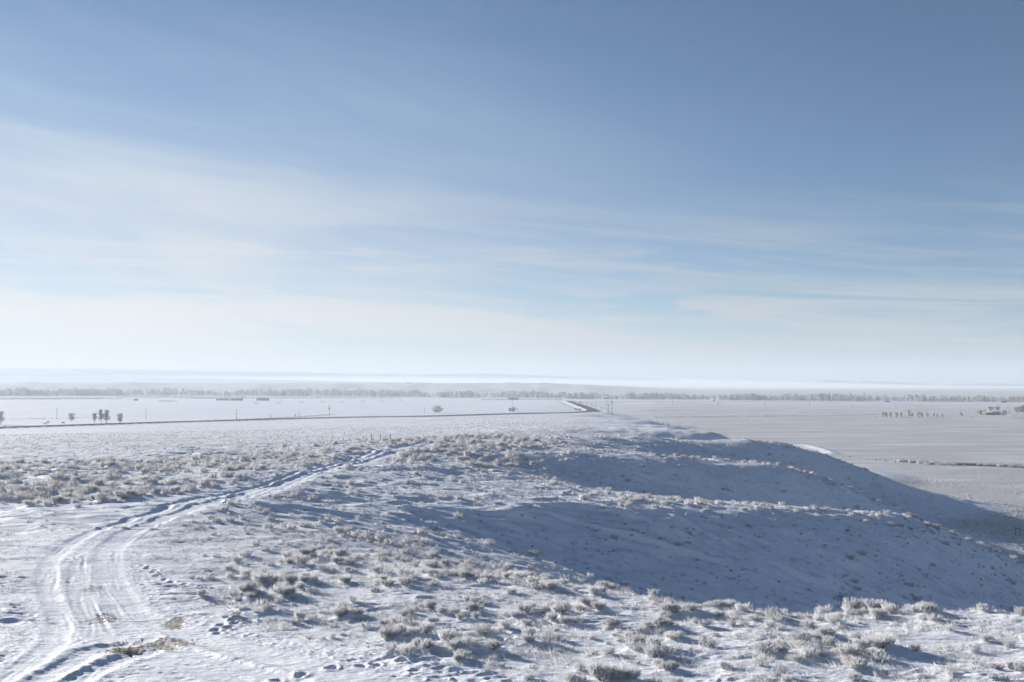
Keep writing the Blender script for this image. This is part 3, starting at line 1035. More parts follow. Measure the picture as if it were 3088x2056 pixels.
# left brush patch
x, y = candidates(g, 5200, 84, 190, -26, -3)
X, Y = project(x, y, gz(x, y))
edge = np.interp(X, [0, 80, 190, 300, 420, 500, 620, 760, 900], [1150, 1165, 1168, 1150, 1138, 1122, 1095, 1070, 1048])
p = sst(edge + 3, edge - 6, Y) * (0.22 + 0.42 * sst(1090, 1140, Y)) * sst(-0.35, 0.3, fbm(x / 8.0, y / 8.0, 3) + 0.25)
keep = (g.uniform(0, 1, len(x)) < p) & (pk_at(x, y) < 0.05)
BX.append(x[keep]); BY.append(y[keep]); BS.append(g.uniform(0.55, 1.35, keep.sum()))
# patch where the track goes over the brow
x, y = candidates(g, 1800, 165, 232, -7, 6)
X, Y = project(x, y, gz(x, y))
p = sst(850, 960, X) * sst(1330, 1180, X) * sst(-0.3, 0.2, fbm(x / 7.0 + 3, y / 7.0, 3) + 0.1)
keep = (g.uniform(0, 1, len(x)) < p * 0.5) & (pk_at(x, y) < 0.05)
BX.append(x[keep]); BY.append(y[keep]); BS.append(g.uniform(0.6, 1.5, keep.sum()))
# open slope and spur tops
x, y = candidates(g, 13000, 76, 300, -16, 26)
z = gz(x, y)
X, Y = project(x, y, z)
p = (z > 3) * sst(-0.2, 0.4, fbm(x / 6.0 + 11, y / 6.0, 3)) * sst(430, 600, X)
keep = (g.uniform(0, 1, len(x)) < p * 0.5) & (pk_at(x, y) < 0.05)
BX.append(x[keep]); BY.append(y[keep]); BS.append(0.25 + 0.85 * g.uniform(0, 1, keep.sum()) ** 1.8)
# rows of bushes catching the light along the spur crests
for line, n_ in (([(1400, 1152, 115), (1516, 1155, 118), (1773, 1170, 124), (1994, 1186, 131), (2104, 1197, 136), (2230, 1245, 141), (2355, 1297, 146)], 95),
                 ([(1516, 1050, 200), (1687, 1062, 204), (1792, 1071, 206), (1921, 1109, 209), (2068, 1172, 213), (2178, 1219, 217)], 90),
                 ([(1525, 1009, 262), (1735, 1013, 285), (1816, 1021, 292), (1906, 1047, 295), (1990, 1080, 292), (2100, 1130, 285)], 60)):
    w_ = smooth_poly([cp_d(*q)[:2] for q in line], 30)
    k_ = g.integers(0, len(w_), n_)
    BX.append(w_[k_, 0] + g.normal(0, 1.5, n_)); BY.append(w_[k_, 1] + g.normal(0.5, 2.4, n_)); BS.append(g.uniform(0.3, 1.15, n_))
BX = np.concatenate(BX); BY = np.concatenate(BY); BS = np.concatenate(BS)
# snow drifted up around every bush and trailing off down-wind
for bx_, by_, bs_ in zip(BX, BY, BS):
    rr_ = math.hypot(bx_, by_); aa_ = math.atan2(bx_, by_)
    if rr_ > 240: continue
    i0_, i1_ = np.searchsorted(RR, rr_ - 1.6 * bs_), np.searchsorted(RR, rr_ + 1.6 * bs_)
    j0_, j1_ = np.searchsorted(AZ, aa_ - 2.6 * bs_ / rr_), np.searchsorted(AZ, aa_ + 2.6 * bs_ / rr_)
    if i1_ <= i0_ or j1_ <= j0_: continue
    dx_ = GX[i0_:i1_, j0_:j1_] - bx_; dy_ = GY[i0_:i1_, j0_:j1_] - by_
    GRID_Z[i0_:i1_, j0_:j1_] += bs_ * (0.09 * np.exp(-((dx_ - .45 * bs_) / (.85 * bs_)) ** 2 - ((dy_ + .1 * bs_) / (.42 * bs_)) ** 2) + 0.04 * np.exp(-(dx_ ** 2 + dy_ ** 2) / (.5 * bs_) ** 2))

V = np.stack([GX, GY, GRID_Z], 2).reshape(-1, 3)
V = np.vstack([V, [[0, 0, float(GRID_Z[0].mean())]]])
ii, jj = np.meshgrid(np.arange(nr - 1), np.arange(na - 1), indexing='ij')
Q = np.stack([ii * na + jj, ii * na + jj + 1, (ii + 1) * na + jj + 1, (ii + 1) * na + jj], 2).reshape(-1, 4)[:, ::-1]
# close the sheet behind the camera
i0 = np.arange(nr - 1)
Qb = np.stack([i0 * na + na - 1, i0 * na, (i0 + 1) * na, (i0 + 1) * na + na - 1], 1)[:, ::-1]
Tc = np.stack([np.full(na, nr * na), np.arange(na), (np.arange(na) + 1) % na], 1)[:, ::-1]
pk_f = np.append(PK.ravel(), 0); z_f = np.append(GZ.ravel(), 26.0); r_f = np.append(R2D.ravel(), 0)
qm_track = (pk_f[Q].mean(1) > 0.45)
qm_hill = (z_f[Q].mean(1) > 1.6) & (r_f[Q].mean(1) < 1150) & ~qm_track


def ground_piece(name, faces):
    used = np.unique(np.concatenate([f.ravel() for f in faces]))
    mp = np.full(len(V), -1, np.int64); mp[used] = np.arange(len(used))
    me = mesh_from(name, V[used], [mp[f] for f in faces], M_SNOW, True)
    for an, arr in (('grassy', grassy), ('bare', bare)):
        at = me.attributes.new(an, 'FLOAT', 'POINT')
        at.data.foreach_set('value', np.append(arr.ravel(), 0)[used].astype(np.float32))
    return tag(link(name, me), kind='structure')


tag(ground_piece('ground', [Q[~qm_track & ~qm_hill], Qb, Tc]), 'flat snowy plain with dry grass showing through, reaching to the fog')
tag(ground_piece('hill', [Q[qm_hill]]), 'snow covered hill with shaded gullies and spurs dropping to the plain')
tag(ground_piece('dirt_track', [Q[qm_track]]), 'snow packed vehicle track curving along the hilltop with bare gravel patches')


BZ = gz(BX, BY)
PX_, PY_ = project(BX, BY, BZ)
inframe = (PX_ > -40) & (PX_ < 2395) & (PY_ < 1600)
size_px = BS / BY * F_PX / K
# hidden behind the near crest or a spur?
sees = np.ones(len(BX), bool)
for k in range(1, 40):
    f = k / 40.0
    zz_ = CAM_Z + (BZ + 0.5 * BS - CAM_Z) * f
    m = BY * f > 22
    sees &= ~(m & (gz(BX * f, BY * f) > zz_ + 0.02))
score = np.where(inframe & sees, size_px, -1)
order = np.argsort(-score)
indiv = order[:300]
rest = order[300:]


def size_word(s):
    return 'large' if s > 0.95 else 'medium' if s > 0.68 else 'small'


def zone_of(X, Y, x, y, z):
    if y < 34.5: return 'along the bottom of the photo'
    if y < 39: return 'in the second row of the foreground'
    if y < 46 and X > 1150: return 'on the foreground crest'
    if y < 62 and X > 900: return 'before the shaded gully'
    if y < 84 and X <= 1000: return 'right of the vehicle track'
    if y < 100: return 'at the gully head'
    if X < 620: return 'in the brush patch left of the track'
    if y > 160: return 'at the track brow'
    return 'on the open slope past the gully'


ORD = ['leftmost', 'second', 'third', 'fourth', 'fifth', 'sixth', 'seventh', 'eighth', 'ninth', 'tenth', 'eleventh', 'twelfth', 'thirteenth', 'fourteenth', 'fifteenth',
       'sixteenth', 'seventeenth', 'eighteenth', 'nineteenth', 'twentieth']
info = {}
g = np.random.default_rng(5)
for i in indiv:
    k = int(g.integers(0, len(SAGE)))
    key = (size_word(BS[i]), SAGE[k][0], zone_of(PX_[i], PY_[i], BX[i], BY[i], BZ[i]))
    info.setdefault(key, []).append((PX_[i], i, k))
for (sw, shp, zn), lst in info.items():
    lst.sort()
    n = len(lst)
    for q, (_, i, k) in enumerate(lst):
        o = link('sagebrush', SAGE[k][1], loc=(BX[i], BY[i], BZ[i] - 0.02))
        s = BS[i]
        sy_ = s * g.uniform(0.85, 1.15); sz_ = s * g.uniform(0.58, 0.95)
        o.scale = (s * g.uniform(0.9, 1.35), sy_, sz_)
        o.rotation_euler = (g.normal(0, .06), g.normal(0, .06), g.uniform(0, 6.28))
        st = link('woody_stems', SAGE[k][2], o)
        if n == 1: lead = f'only {sw} {shp} frosted sagebrush'
        elif q == 0: lead = f'leftmost {sw} {shp} frosted sagebrush'
        elif q == n - 1: lead = f'rightmost {sw} {shp} frosted sagebrush'
        else:
            lead = (f'{ORD[q]} from left, {sw} {shp} frosted sagebrush' if q < len(ORD) else f'{sw} {shp} frosted sagebrush')
        tag(o, f'{lead} {zn}', 'sagebrush', 'frosted sagebrush on the snowy hill')

# the brush beyond the 300 that show largest
vs, ts = scatter_mesh(LOD1, BX[rest], BY[rest], BZ[rest] - 0.02, BS[rest], np.ones(len(rest)), g)
tag(link('sagebrush_scrub', mesh_from('sagebrush_scrub', vs, [ts], M_FROST_DULL)), 'smaller frosted sagebrush scattered over the hill slopes', 'scrub', kind='stuff')

# low scrub of the left flank, the bench and the valley floor
x1, y1 = candidates(g, 15000, 150, 560, -26, 4)
z1 = gz(x1, y1); X, Y = project(x1, y1, z1)
p1 = (z1 > 2) * sst(-0.4, 0.3, fbm(x1 / 14.0, y1 / 14.0, 3) + 0.1) * 0.75
k1 = (g.uniform(0, 1, len(x1)) < p1) & (pk_at(x1, y1) < 0.05)
x2, y2 = candidates(g, 30000, 150, 520, 8, 26)
z2 = gz(x2, y2)
p2 = (z2 < 1.5) * sst(-0.25, 0.45, fbm(x2 / 22.0 + 5, y2 / 14.0, 4)) * sst(430, 300, y2)
k2 = g.uniform(0, 1, len(x2)) < p2
x3, y3 = candidates(g, 4000, 300, 900, -4, 14)
z3 = gz(x3, y3)
k3 = (z3 > 3) & (g.uniform(0, 1, len(x3)) < 0.7 * sst(-0.3, 0.4, fbm(x3 / 20.0, y3 / 20.0, 3)))
xx = np.concatenate([x1[k1], x2[k2], x3[k3]]); yy = np.concatenate([y1[k1], y2[k2], y3[k3]])
vs, ts = scatter_mesh(LOD2, xx, yy, gz(xx, yy) - 0.02, g.uniform(0.3, 0.85, len(xx)), np.full(len(xx), 0.8), g)
tag(link('low_scrub', mesh_from('low_scrub', vs, [ts], M_FROST_DULL)), 'low frosted scrub speckling the flanks and the valley floor', 'scrub', kind='stuff')

# tiny frosted stubs poking out of the shaded gully sides and the slopes
x4, y4 = candidates(g, 34000, 60, 330, -12, 26)
z4 = gz(x4, y4)
k4 = (z4 > 1.5) & (g.uniform(0, 1, len(x4)) < 0.20 + 0.5 * sst(-0.1, 0.5, fbm(x4 / 5.0 + 2, y4 / 5.0, 3))) & (pk_at(x4, y4) < 0.05)
x4, y4 = x4[k4], y4[k4]
vs, ts = scatter_mesh(LOD2, x4, y4, gz(x4, y4) - 0.02, g.uniform(0.10, 0.38, len(x4)) , np.full(len(x4), 1.0), g)
tag(link('dry_stubble', mesh_from('dry_stubble', vs, [ts], M_STUBBLE)), 'short dry stubble poking through the snow on the slopes', 'stubble', kind='stuff')


# stones showing in the bare patches
gs = np.random.default_rng(63)
sx_l, sy_l = [], []
for (cx_, cy_), a_, b_, r_, st_ in BARE_W:
    q1 = cx_ + gs.uniform(-1.3, 1.3, 260) * max(a_, b_); q2 = cy_ + gs.uniform(-1.3, 1.3, 260) * max(a_, b_)
    k_ = bare_field(q1, q2) > 0.28
    sx_l.append(q1[k_]); sy_l.append(q2[k_])
sx_l = np.concatenate(sx_l); sy_l = np.concatenate(sy_l)
stone = []
for i in range(4):
    v_ = np.array([(1, 0, 0), (-1, 0, 0), (0, 1, 0), (0, -1, 0), (0, 0, .7), (0, 0, -.7)], float) * (0.012 + 0.014 * gs.uniform(0, 1, (6, 1)))
    stone.append((v_, [np.array([(0, 2, 4), (2, 1, 4), (1, 3, 4), (3, 0, 4), (2, 0, 5), (1, 2, 5), (3, 1, 5), (0, 3, 5)])]))
vs, ts = scatter_mesh(stone, sx_l, sy_l, gz(sx_l, sy_l), gs.uniform(0.5, 1.9, len(sx_l)), np.ones(len(sx_l)), gs)
M_STONE = simple_mat('brown_gravel', (0.15, 0.12, 0.09), (0.44, 0.39, 0.33), 9.0, 0.9)
tag(link('gravel', mesh_from('gravel', vs, [ts], M_STONE)), 'brown gravel and clods in the bare patches of the track', 'gravel', kind='stuff')


# frosted grass of the foreground
def grass_tuft(seed, n):
    g_ = np.random.default_rng(seed)
    th = g_.uniform(0, 6.28, n); r = g_.uniform(0, 0.10, n)
    root = np.stack([r * np.cos(th), r * np.sin(th), np.full(n, -0.02)], 1)
    lean = g_.uniform(0.05, 0.16, n)
    tip = root + np.stack([np.cos(th) * lean, np.sin(th) * lean, g_.uniform(0.06, 0.15, n)], 1)
    b = MB(); b.spikes(root, tip, g_.uniform(0.004, 0.009, n)); return b.data()


TUFT = [grass_tuft(400 + i, 9) for i in range(8)]
TUFT_FAR = [low_sage(420 + i, 7, 0.07) for i in range(6)]
for nm_, n_, r0_, r1_, pr_, s0_, s1_, lab_ in (('frosted_grass', 85000, 26, 78, TUFT, 0.5, 1.7, 'short frosted grass standing through the snow between bushes'),
                                              ('frosted_tufts', 120000, 74, 300, TUFT_FAR, 0.16, 0.52, 'frosted grass tufts speckling the hill beyond the gully'),
                                              ('bench_tufts', 60000, 300, 900, TUFT_FAR, 0.35, 0.85, 'frosted tufts on the low bench and the flank before the highway')):
    x5, y5 = candidates(g, n_, r0_, r1_, -26, 26)
    z5 = gz(x5, y5)
    X, Y = project(x5, y5, z5)
    p5 = (0.12 + 0.88 * sst(-0.25, 0.40, fbm(x5 / 2.6, y5 / 2.0, 4))) * (0.22 + 0.78 * sst(330, 640, X + 0.2 * (1568 - Y)))
    k5 = (g.uniform(0, 1, len(x5)) < p5 * 0.62) & (pk_at(x5, y5) < 0.12) & (z5 > 1.5)
    x5, y5 = x5[k5], y5[k5]
    vs, ts = scatter_mesh(pr_, x5, y5, gz(x5, y5), g.uniform(s0_, s1_, len(x5)), g.uniform(0.6, 1.2, len(x5)), g)
    tag(link(nm_, mesh_from(nm_, vs, [ts], M_GRASS if r0_ < 50 else M_FROST_DULL)), lab_, 'grass', kind='stuff')


# brush along the ditch on the right of the plain, and weed lines across the far fields
def brush_line(name, pts, step, s0, s1, jitter, label, protos=LOD1, mat=M_FROST_DULL, sh=1.0, gap=0.0):
    g_ = np.random.default_rng(len(label) + abs(int(pts[0][1])))
    w = np.array([ground_at(X * K, Y * K) for X, Y in pts])
    poly = smooth_poly(w, 20)
    seg = np.concatenate([[0], np.cumsum(np.hypot(*np.diff(poly, axis=0).T))])
    n = int(seg[-1] / step)
    t = g_.uniform(0, seg[-1], n)
    if gap:
        t = t[perlin(t / 40.0, t * 0 + 3.3) > -0.5 + gap]
    xx = np.interp(t, seg, poly[:, 0]) + g_.normal(0, jitter, len(t)); yy = np.interp(t, seg, poly[:, 1]) + g_.normal(0, jitter, len(t))
    v, tt = scatter_mesh(protos, xx, yy, gz(xx, yy) - 0.05, g_.uniform(s0, s1, len(t)), np.full(len(t), sh), g_)
    return tag(link(name, mesh_from(name, v, [tt], mat)), label, 'brush', kind='stuff')


brush_line('ditch_brush', [(2075, 1060.5), (2110, 1063), (2150, 1066), (2224, 1068), (2300, 1071), (2420, 1077)], 0.22, 1.2, 3.0, 1.6, 'dark line of frosted willow brush along the ditch on the plain')
brush_line('weeds', [(1936, 1048), (1990, 1053), (2075, 1060.5)], 0.9, 0.5, 1.4, 2.0, 'thin frosted weeds leading to the ditch brush on the plain')
brush_line('weeds', [(1505, 959), (1600, 957), (1750, 956), (1900, 955), (2050, 951)], 0.5, 1.0, 2.0, 1.6, 'brown weeds along a field edge beyond the bench')
brush_line('weeds', [(1430, 945), (1640, 942), (1900, 941), (2150, 943)], 0.7, 0.7, 1.6, 1.0, 'thin weed line across the middle of the white fields', gap=0.35)
brush_line('weeds', [(1420, 937), (1640, 935), (2000, 936), (2355, 938)], 0.9, 0.8, 1.5, 1.0, 'thin weed line across the far white fields', gap=0.4)
brush_line('weeds', [(1440, 930), (1700, 929), (2050, 931), (2355, 931)], 1.0, 0.8, 1.6, 1.0, 'faint weed line just before the river road', gap=0.4)
brush_line('weeds', [(-20, 963), (120, 961), (240, 957)], 0.8, 0.6, 1.6, 3.0, 'weeds around the grazing cows left of the highway')
brush_line('weeds', [(500, 966), (640, 960), (760, 952)], 0.5, 0.8, 2.0, 4.0, 'tan weeds along the far side of the highway')
brush_line('river_brush', [(0, 916.5), (130, 916.5), (260, 916)], 0.6, 3.0, 7.0, 14, 'frosted willow brush in front of the left woods')
brush_line('river_brush', [(280, 911), (420, 912.5), (560, 913)], 1.1, 2.0, 5.5, 12, 'frosted willow brush between the left woods and the fields')
brush_line('river_brush', [(440, 915.5), (640, 914.5), (900, 914)], 0.9, 2.0, 5.5, 12, 'frosted willow brush around the haystacks')
brush_line('river_brush', [(880, 911.5), (1050, 912.5), (1180, 914)], 0.7, 2.0, 5.5, 14, 'frosted willow brush before the middle woods')


# ------------------------------------------------------------------ trees
def tree_parts(seed, h, w, n_tw, trunk_h=0.12, multi=1, shape='round', rad=0.05):
    """Trunk with limbs, and a crown of many fine twigs, for a leafless frosted tree."""
    g_ = np.random.default_rng(seed)
    tr, cr = MB(), MB()
    tips = []
    for s in range(multi):
        ox, oy = (g_.normal(0, w * 0.12), g_.normal(0, w * 0.08)) if multi > 1 else (0, 0)
        lean = g_.normal(0, 0.06, 2)
        p = np.array((ox, oy, -0.3)); r = 0.026 * h
        nseg = 6
        for k in range(nseg):
            q = p + np.array((lean[0] + g_.normal(0, .05), lean[1] + g_.normal(0, .05), 1)) * (h * 0.86 / nseg)
            r2 = r * 0.72
            tr.tube(p, q, r, r2, 6, False)
            if q[2] > h * trunk_h:
                for b in range(4):
                    th = g_.uniform(0, 6.28); f = q[2] / h
                    if shape == 'column': reach = w * 0.5 * g_.uniform(.55, 1.0) * (1 - 0.45 * f)
                    else: reach = w * 0.5 * g_.uniform(.6, 1.05) * math.sqrt(max(0.08, 1 - ((f - 0.48) / 0.56) ** 2))
                    e = q + np.array((math.cos(th) * reach, math.sin(th) * reach, h * g_.uniform(.04, .20)))
                    e[2] = min(e[2], h * 0.98)
                    tr.tube(q, e, r2 * 0.5, r2 * 0.10, 4, False)
                    for f2 in g_.uniform(0.25, 1.0, 5): tips.append(q * (1 - f2) + e * f2)
            p, r = q, r2
        tips.append(p)
    tips = np.array(tips)
    k = g_.integers(0, len(tips), n_tw)
    b0 = tips[k] + g_.normal(0, 0.045 * h, (n_tw, 3)) * (1, 1, 0.9)
    d = g_.normal(0, 0.6, (n_tw, 3)) + np.array((0, 0, 0.55)); d /= np.linalg.norm(d, axis=1, keepdims=True)
    ln = g_.uniform(0.05, 0.13, (n_tw, 1)) * h
    b0[:, 2] = np.clip(b0[:, 2], 0.02 * h, h * 0.97)
    cr.spikes(b0, b0 + d * ln, rad * g_.uniform(0.7, 1.4, n_tw))
    return tr, cr


def tree(px, py, h_px, w_px, label, seed, group=None, n_tw=700, mat=M_TREE, dist=None, rad=None, name='cottonwood_tree', **kw):
    x, y = ground_at(px, py) if dist is None else (ray(px, py)[0] * dist, dist)
    m = y / F_PX
    h, w = h_px * m, w_px * m
    root = empty(name, (x, y, gz1(x, y)))
    tr, cr = tree_parts(seed, h, w, int(n_tw * 1.9), rad=rad or max(0.05, 0.32 * m), **kw)
    tr.build('trunk', M_BARK, root)
    cr.build('crown', mat, root)
    return tag(root, label, 'tree', group)


def conifer(px, py, h_px, w_px, label, seed, mat=M_SPRUCE, group=None):
    x, y = ground_at(px, py)
    m = y / F_PX; h, w = h_px * m, w_px * m
    g_ = np.random.default_rng(seed)
    root = empty('spruce_tree', (x, y, gz1(x, y)))
    t = MB(); t.tube((0, 0, -0.3), (0, 0, h * 0.97), 0.03 * h, 0.004 * h, 7); t.build('trunk', M_BARK, root)
    n = 650
    f = np.sqrt(g_.uniform(0.0, 1, n)); zc = h * (1.0 - 0.95 * f)
    th = g_.uniform(0, 6.28, n); reach = w * 0.5 * f * g_.uniform(.55, 1.05, n)
    b = np.stack([np.cos(th) * reach * .25, np.sin(th) * reach * .25, zc], 1)
    e = np.stack([np.cos(th) * reach, np.sin(th) * reach, zc - 0.06 * h * g_.uniform(.2, 1, n)], 1)
    c = MB(); c.spikes(b, e, 0.012 * h + 0.04); c.build('crown', mat, root)
    return tag(root, label, 'tree', group)


LG = 'frosted trees beyond the highway on the left'
tree(2, 1279, 40, 26, 'pale frosted tree cut off by the left edge of the photo', 1, LG, mat=M_TREE_GREY, multi=2)
tree(213, 1270, 26, 24, 'short leaning frosted tree alone beside the grazing cows', 2, LG, mat=M_TREE_GREY, multi=3)
tree(285, 1275, 32, 20, 'slim frosted tree at left end of the clump by the highway', 3, LG, mat=M_TREE_GREY, shape='column')
tree(305, 1275, 41, 20, 'tallest frosted poplar of the clump by the highway', 4, LG, mat=M_TREE_GREY, shape='column')
tree(323, 1275, 40, 22, 'forked frosted poplar at right end of the clump by the highway', 5, LG, mat=M_TREE_GREY, multi=2, shape='column')
tree(357, 1276, 31, 17, 'twin stemmed frosted poplar standing right of the clump', 6, LG, mat=M_TREE_GREY, multi=2, shape='column')
tree(1320, 1243, 21, 36, 'round bushy frosted tree standing on the highway edge', 7, mat=M_TREE, multi=4, n_tw=1100, trunk_h=0.05)
tree(1540, 1239.5, 12, 12, 'low frosted shrub left of the pole by the road bend', 8, 'shrubs at the road bend', name='shrub', mat=M_TREE_GREY, multi=3, trunk_h=0.03)
tree(1549, 1240, 14, 13, 'frosted shrub right of the pole by the road bend', 9, 'shrubs at the road bend', name='shrub', mat=M_TREE_GREY, multi=3, trunk_h=0.03)
tree(891, 1255, 8, 8, 'small tan shrub between two poles beyond the highway', 10, name='shrub', multi=3, trunk_h=0.03, n_tw=250)
tree(136, 1277, 6, 14, 'low mounded frosted shrub beside a black cow', 30, name='shrub', mat=M_TREE_GREY, multi=4, trunk_h=0.02, n_tw=300)
tree(18, 1284, 6, 20, 'low frosted shrub under the tree at the left edge', 31, name='shrub', mat=M_TREE_GREY, multi=4, trunk_h=0.02, n_tw=300)
# the row on the right: x, height, width (photograph pixels)
ROW = [(2662, 17, 12, 'broad round frosted tree starting the left end of the row'), (2673, 16, 11, 'second frosted tree from the left end of the row'),
       (2685, 16, 10, 'third frosted tree from the left end of the row'), (2704, 16, 11, 'round frosted tree before a gap in the row'),
       (2717, 16, 9, 'narrow frosted tree after the first gap in the row'), (2742, 21, 11, 'tallest pointed frosted tree of the row'),
       (2751, 14, 8, 'small frosted tree leaning on the tallest of the row'), (2769, 17, 14, 'widest frosted tree in the middle of the row'),
       (2780, 15, 9, 'frosted tree joined to the widest of the row'), (2796, 13, 9, 'small frosted tree standing alone past the row middle'),
       (2815, 13, 10, 'small rounded frosted tree near the right end of the row'), (2826, 10, 6, 'shortest frosted sapling near the right end of the row'),
       (2842, 11, 8, 'last small frosted tree at the right end of the row'), (2899, 15, 14, 'lollipop shaped frosted tree alone between row and farm')]
for i, (px, hp, wp, lb) in enumerate(ROW):
    tree(px, 1256.5, hp, wp, lb, 40 + i, 'tree row on the right of the plain', n_tw=520, trunk_h=0.16 if i == 13 else 0.08, shape='column' if i == 5 else 'round')
FG = 'frosted farmyard trees'
tree(2990, 1239, 15, 20, 'wide frosted tree rising behind the left of the farm shed', 60, FG, n_tw=900, multi=2)
tree(3008, 1239, 16, 20, 'wide frosted tree rising behind the middle of the farm shed', 61, FG, n_tw=900, multi=2)
tree(3028, 1255, 21, 19, 'frosted tree standing before the right end of the farm shed', 62, FG, n_tw=900)
tree(3066, 1247, 24, 26, 'big frosted tree in the right part of the farmyard', 63, FG, n_tw=1000, multi=2)
tree(3086, 1247, 27, 20, 'big frosted tree cut off by the right edge of the photo', 64, FG, n_tw=1000, multi=2)
conifer(2956, 1247.5, 17, 8, 'pointed frosted spruce at the left end of the farm shed', 65, group='farmyard spruces')
conifer(2971, 1247.5, 18, 7, 'pointed frosted spruce right of the first by the farm shed', 66, group='farmyard spruces')
tree(2932, 1257.5, 4, 16, 'low frosted shrub between the lone tree and the farm', 67, name='shrub', multi=4, trunk_h=0.02, n_tw=250)
tree(2637, 1255, 4, 18, 'low frosted shrub left of the tree row', 68, name='shrub', multi=4, trunk_h=0.02, n_tw=250)


def hedge(px0, px1, py, h_px, depth, label, mat, n, seed, name='hedge', rad=0.12):
    a = np.array(ground_at(px0, py)); b = np.array(ground_at(px1, py))
    L = np.linalg.norm(b - a); m = a[1] / F_PX; h = h_px * m
    g_ = np.random.default_rng(seed)
    t = g_.uniform(0, 1, n)
    c = (a + b) / 2
    root = empty(name, (c[0], c[1], gz1(c[0], c[1])))
    px_ = a[0] + (b[0] - a[0]) * t - c[0]; py_ = a[1] + (b[1] - a[1]) * t + g_.normal(0, depth, n) - c[1]
    hh = h * (0.75 + 0.35 * perlin(t * L / 5.0, t * 0 + seed)) * g_.uniform(.4, 1.1, n)
    zb = gz(px_ + c[0], py_ + c[1]) - gz1(c[0], c[1])
    base = np.stack([px_, py_, zb - 0.1], 1)
    tip = base + np.stack([g_.normal(0, .4, n), g_.normal(0, .4, n), hh], 1)
    m1 = MB(); m1.spikes(base, tip, rad); m1.build('foliage', mat, root)
    st = MB(); k = g_.integers(0, n, 60); st.spikes(base[k], base[k] + (0, 0, h * .5), 0.08); st.build('stem', M_BARK, root)
    return tag(root, label, 'hedge')


hedge(3040, 3088, 1250, 5, 1.5, 'low dark frosted hedge under the big farmyard trees', M_FROST_DULL, 700, 2)
hedge(3048, 3100, 1259, 5, 1.5, 'lower frosted hedge at the right edge before the farmyard', M_FROST_DULL, 700, 3)
hedge(1451, 1695, 1204, 3.2, 2.5, 'long dark windbreak hedge at the far edge of the white field', M_TREE_DARK, 1500, 4, rad=0.35)
hedge(1532, 1563, 1203, 8, 4.0, 'dark clump of evergreens rising over the windbreak hedge', M_TREE_DARK, 700, 5, 'evergreen_clump', rad=0.4)


# woods along the river: one far-off mass
def woods(name, spans, label, mat):
    g_ = np.random.default_rng(77)
    protos = []
    for i in range(8):
        n = 90
        th = g_.uniform(0, 6.28, n); f = g_.uniform(0.06, 1, n)
        rr = 0.36 * np.sqrt(np.clip(1 - ((f - .5) / .55) ** 2, 0.05, 1)) * np.sqrt(g_.uniform(0.05, 1, n))
        b_ = np.stack([np.cos(th) * rr * .6, np.sin(th) * rr * .6, f * .82], 1)
        t_ = b_ + np.stack([np.cos(th) * rr * .45 + g_.normal(0, .03, n), np.sin(th) * rr * .45, g_.uniform(.07, .18, n)], 1)
        m = MB(); m.spikes(b_, t_, 0.03)
        m.spikes(np.array([[0, 0, -.02]]), np.array([[0.02, 0, .85]]), 0.028)
        protos.append(m.data())
    xs, ys, ss = [], [], []
    for X0, X1, Y0, Y1, deep, hm, n in spans:
        t = g_.uniform(0, 1, n)
        px = (X0 + (X1 - X0) * t) * K; py = (Y0 + (Y1 - Y0) * t) * K
        for i in range(n):
            u, w_ = ray(px[i], py[i])
            D = -CAM_Z / w_ + deep * g_.uniform(0, 1) ** 1.3
            q_ = fbm(np.array([u * D / 90.0]), np.array([D / 160.0 + 3]), 3)[0]
            if q_ < -0.36 + 0.22 * g_.uniform(): continue
            xs.append(u * D); ys.append(D); ss.append(hm * (g_.uniform(.5, 1.0) if g_.uniform() < .6 else g_.uniform(.18, .5)) * (1.0 + 0.75 * min(0.35, q_)))
    xs, ys, ss = map(np.array, (xs, ys, ss))
    v, t = scatter_mesh(protos, xs, ys, gz(xs, ys), ss, np.ones(len(xs)), g_)
    return tag(link(name, mesh_from(name, v, [t], mat)), label, 'woods', kind='stuff')


woods('river_woods', [(-60, 290, 909.5, 909, 500, 17, 1000), (290, 600, 908.5, 909.5, 500, 14, 520), (600, 960, 909.5, 911, 600, 15, 860), (960, 1300, 912, 915, 500, 14, 560),
                      (1300, 1640, 916.5, 918.5, 260, 13, 680), (1640, 2050, 919, 921.5, 160, 12.5, 700), (2050, 2420, 921.5, 924, 170, 11, 640)],
      'frosted grey cottonwood woods along the river across the plain', M_WOODS)


# ------------------------------------------------------------------ poles, fences, signs
def pole(px, base, top, label, arms=1, can=False, dist=None, group='utility poles on the plain'):
    x, y = ground_at(px, base) if dist is None else (ray(px, base)[0] * dist, dist)
    h = (base - top) * y / F_PX
    root = empty('utility_pole', (x, y, gz1(x, y)), -0.35)
    m = MB(); m.tube((0, 0, -0.5), (0, 0, h), 0.20, 0.14, 8); m.build('post', M_WOOD, root)
    for a in range(arms):
        c = MB(); c.box((0, -0.17, h - 0.45 - 1.0 * a), (2.4, 0.12, 0.16))
        for k in (-1.05, -0.35, 0.35, 1.05):
            c.tube((k, -0.17, h - 0.37 - 1.0 * a), (k, -0.17, h - 0.17 - 1.0 * a), 0.05, 0.03, 6)
        c.build('crossarm', M_WOOD, root)
    if can:
        c = MB(); c.tube((0.42, -0.1, h * .62), (0.42, -0.1, h * .62 + 1.3), 0.34, 0.34, 10); c.tube((-0.42, -0.1, h * .62), (-0.42, -0.1, h * .62 + 1.3), 0.34, 0.34, 10)
        c.build('transformer', M_DARKSTEEL, root)
    return tag(root, label, 'utility pole', group)


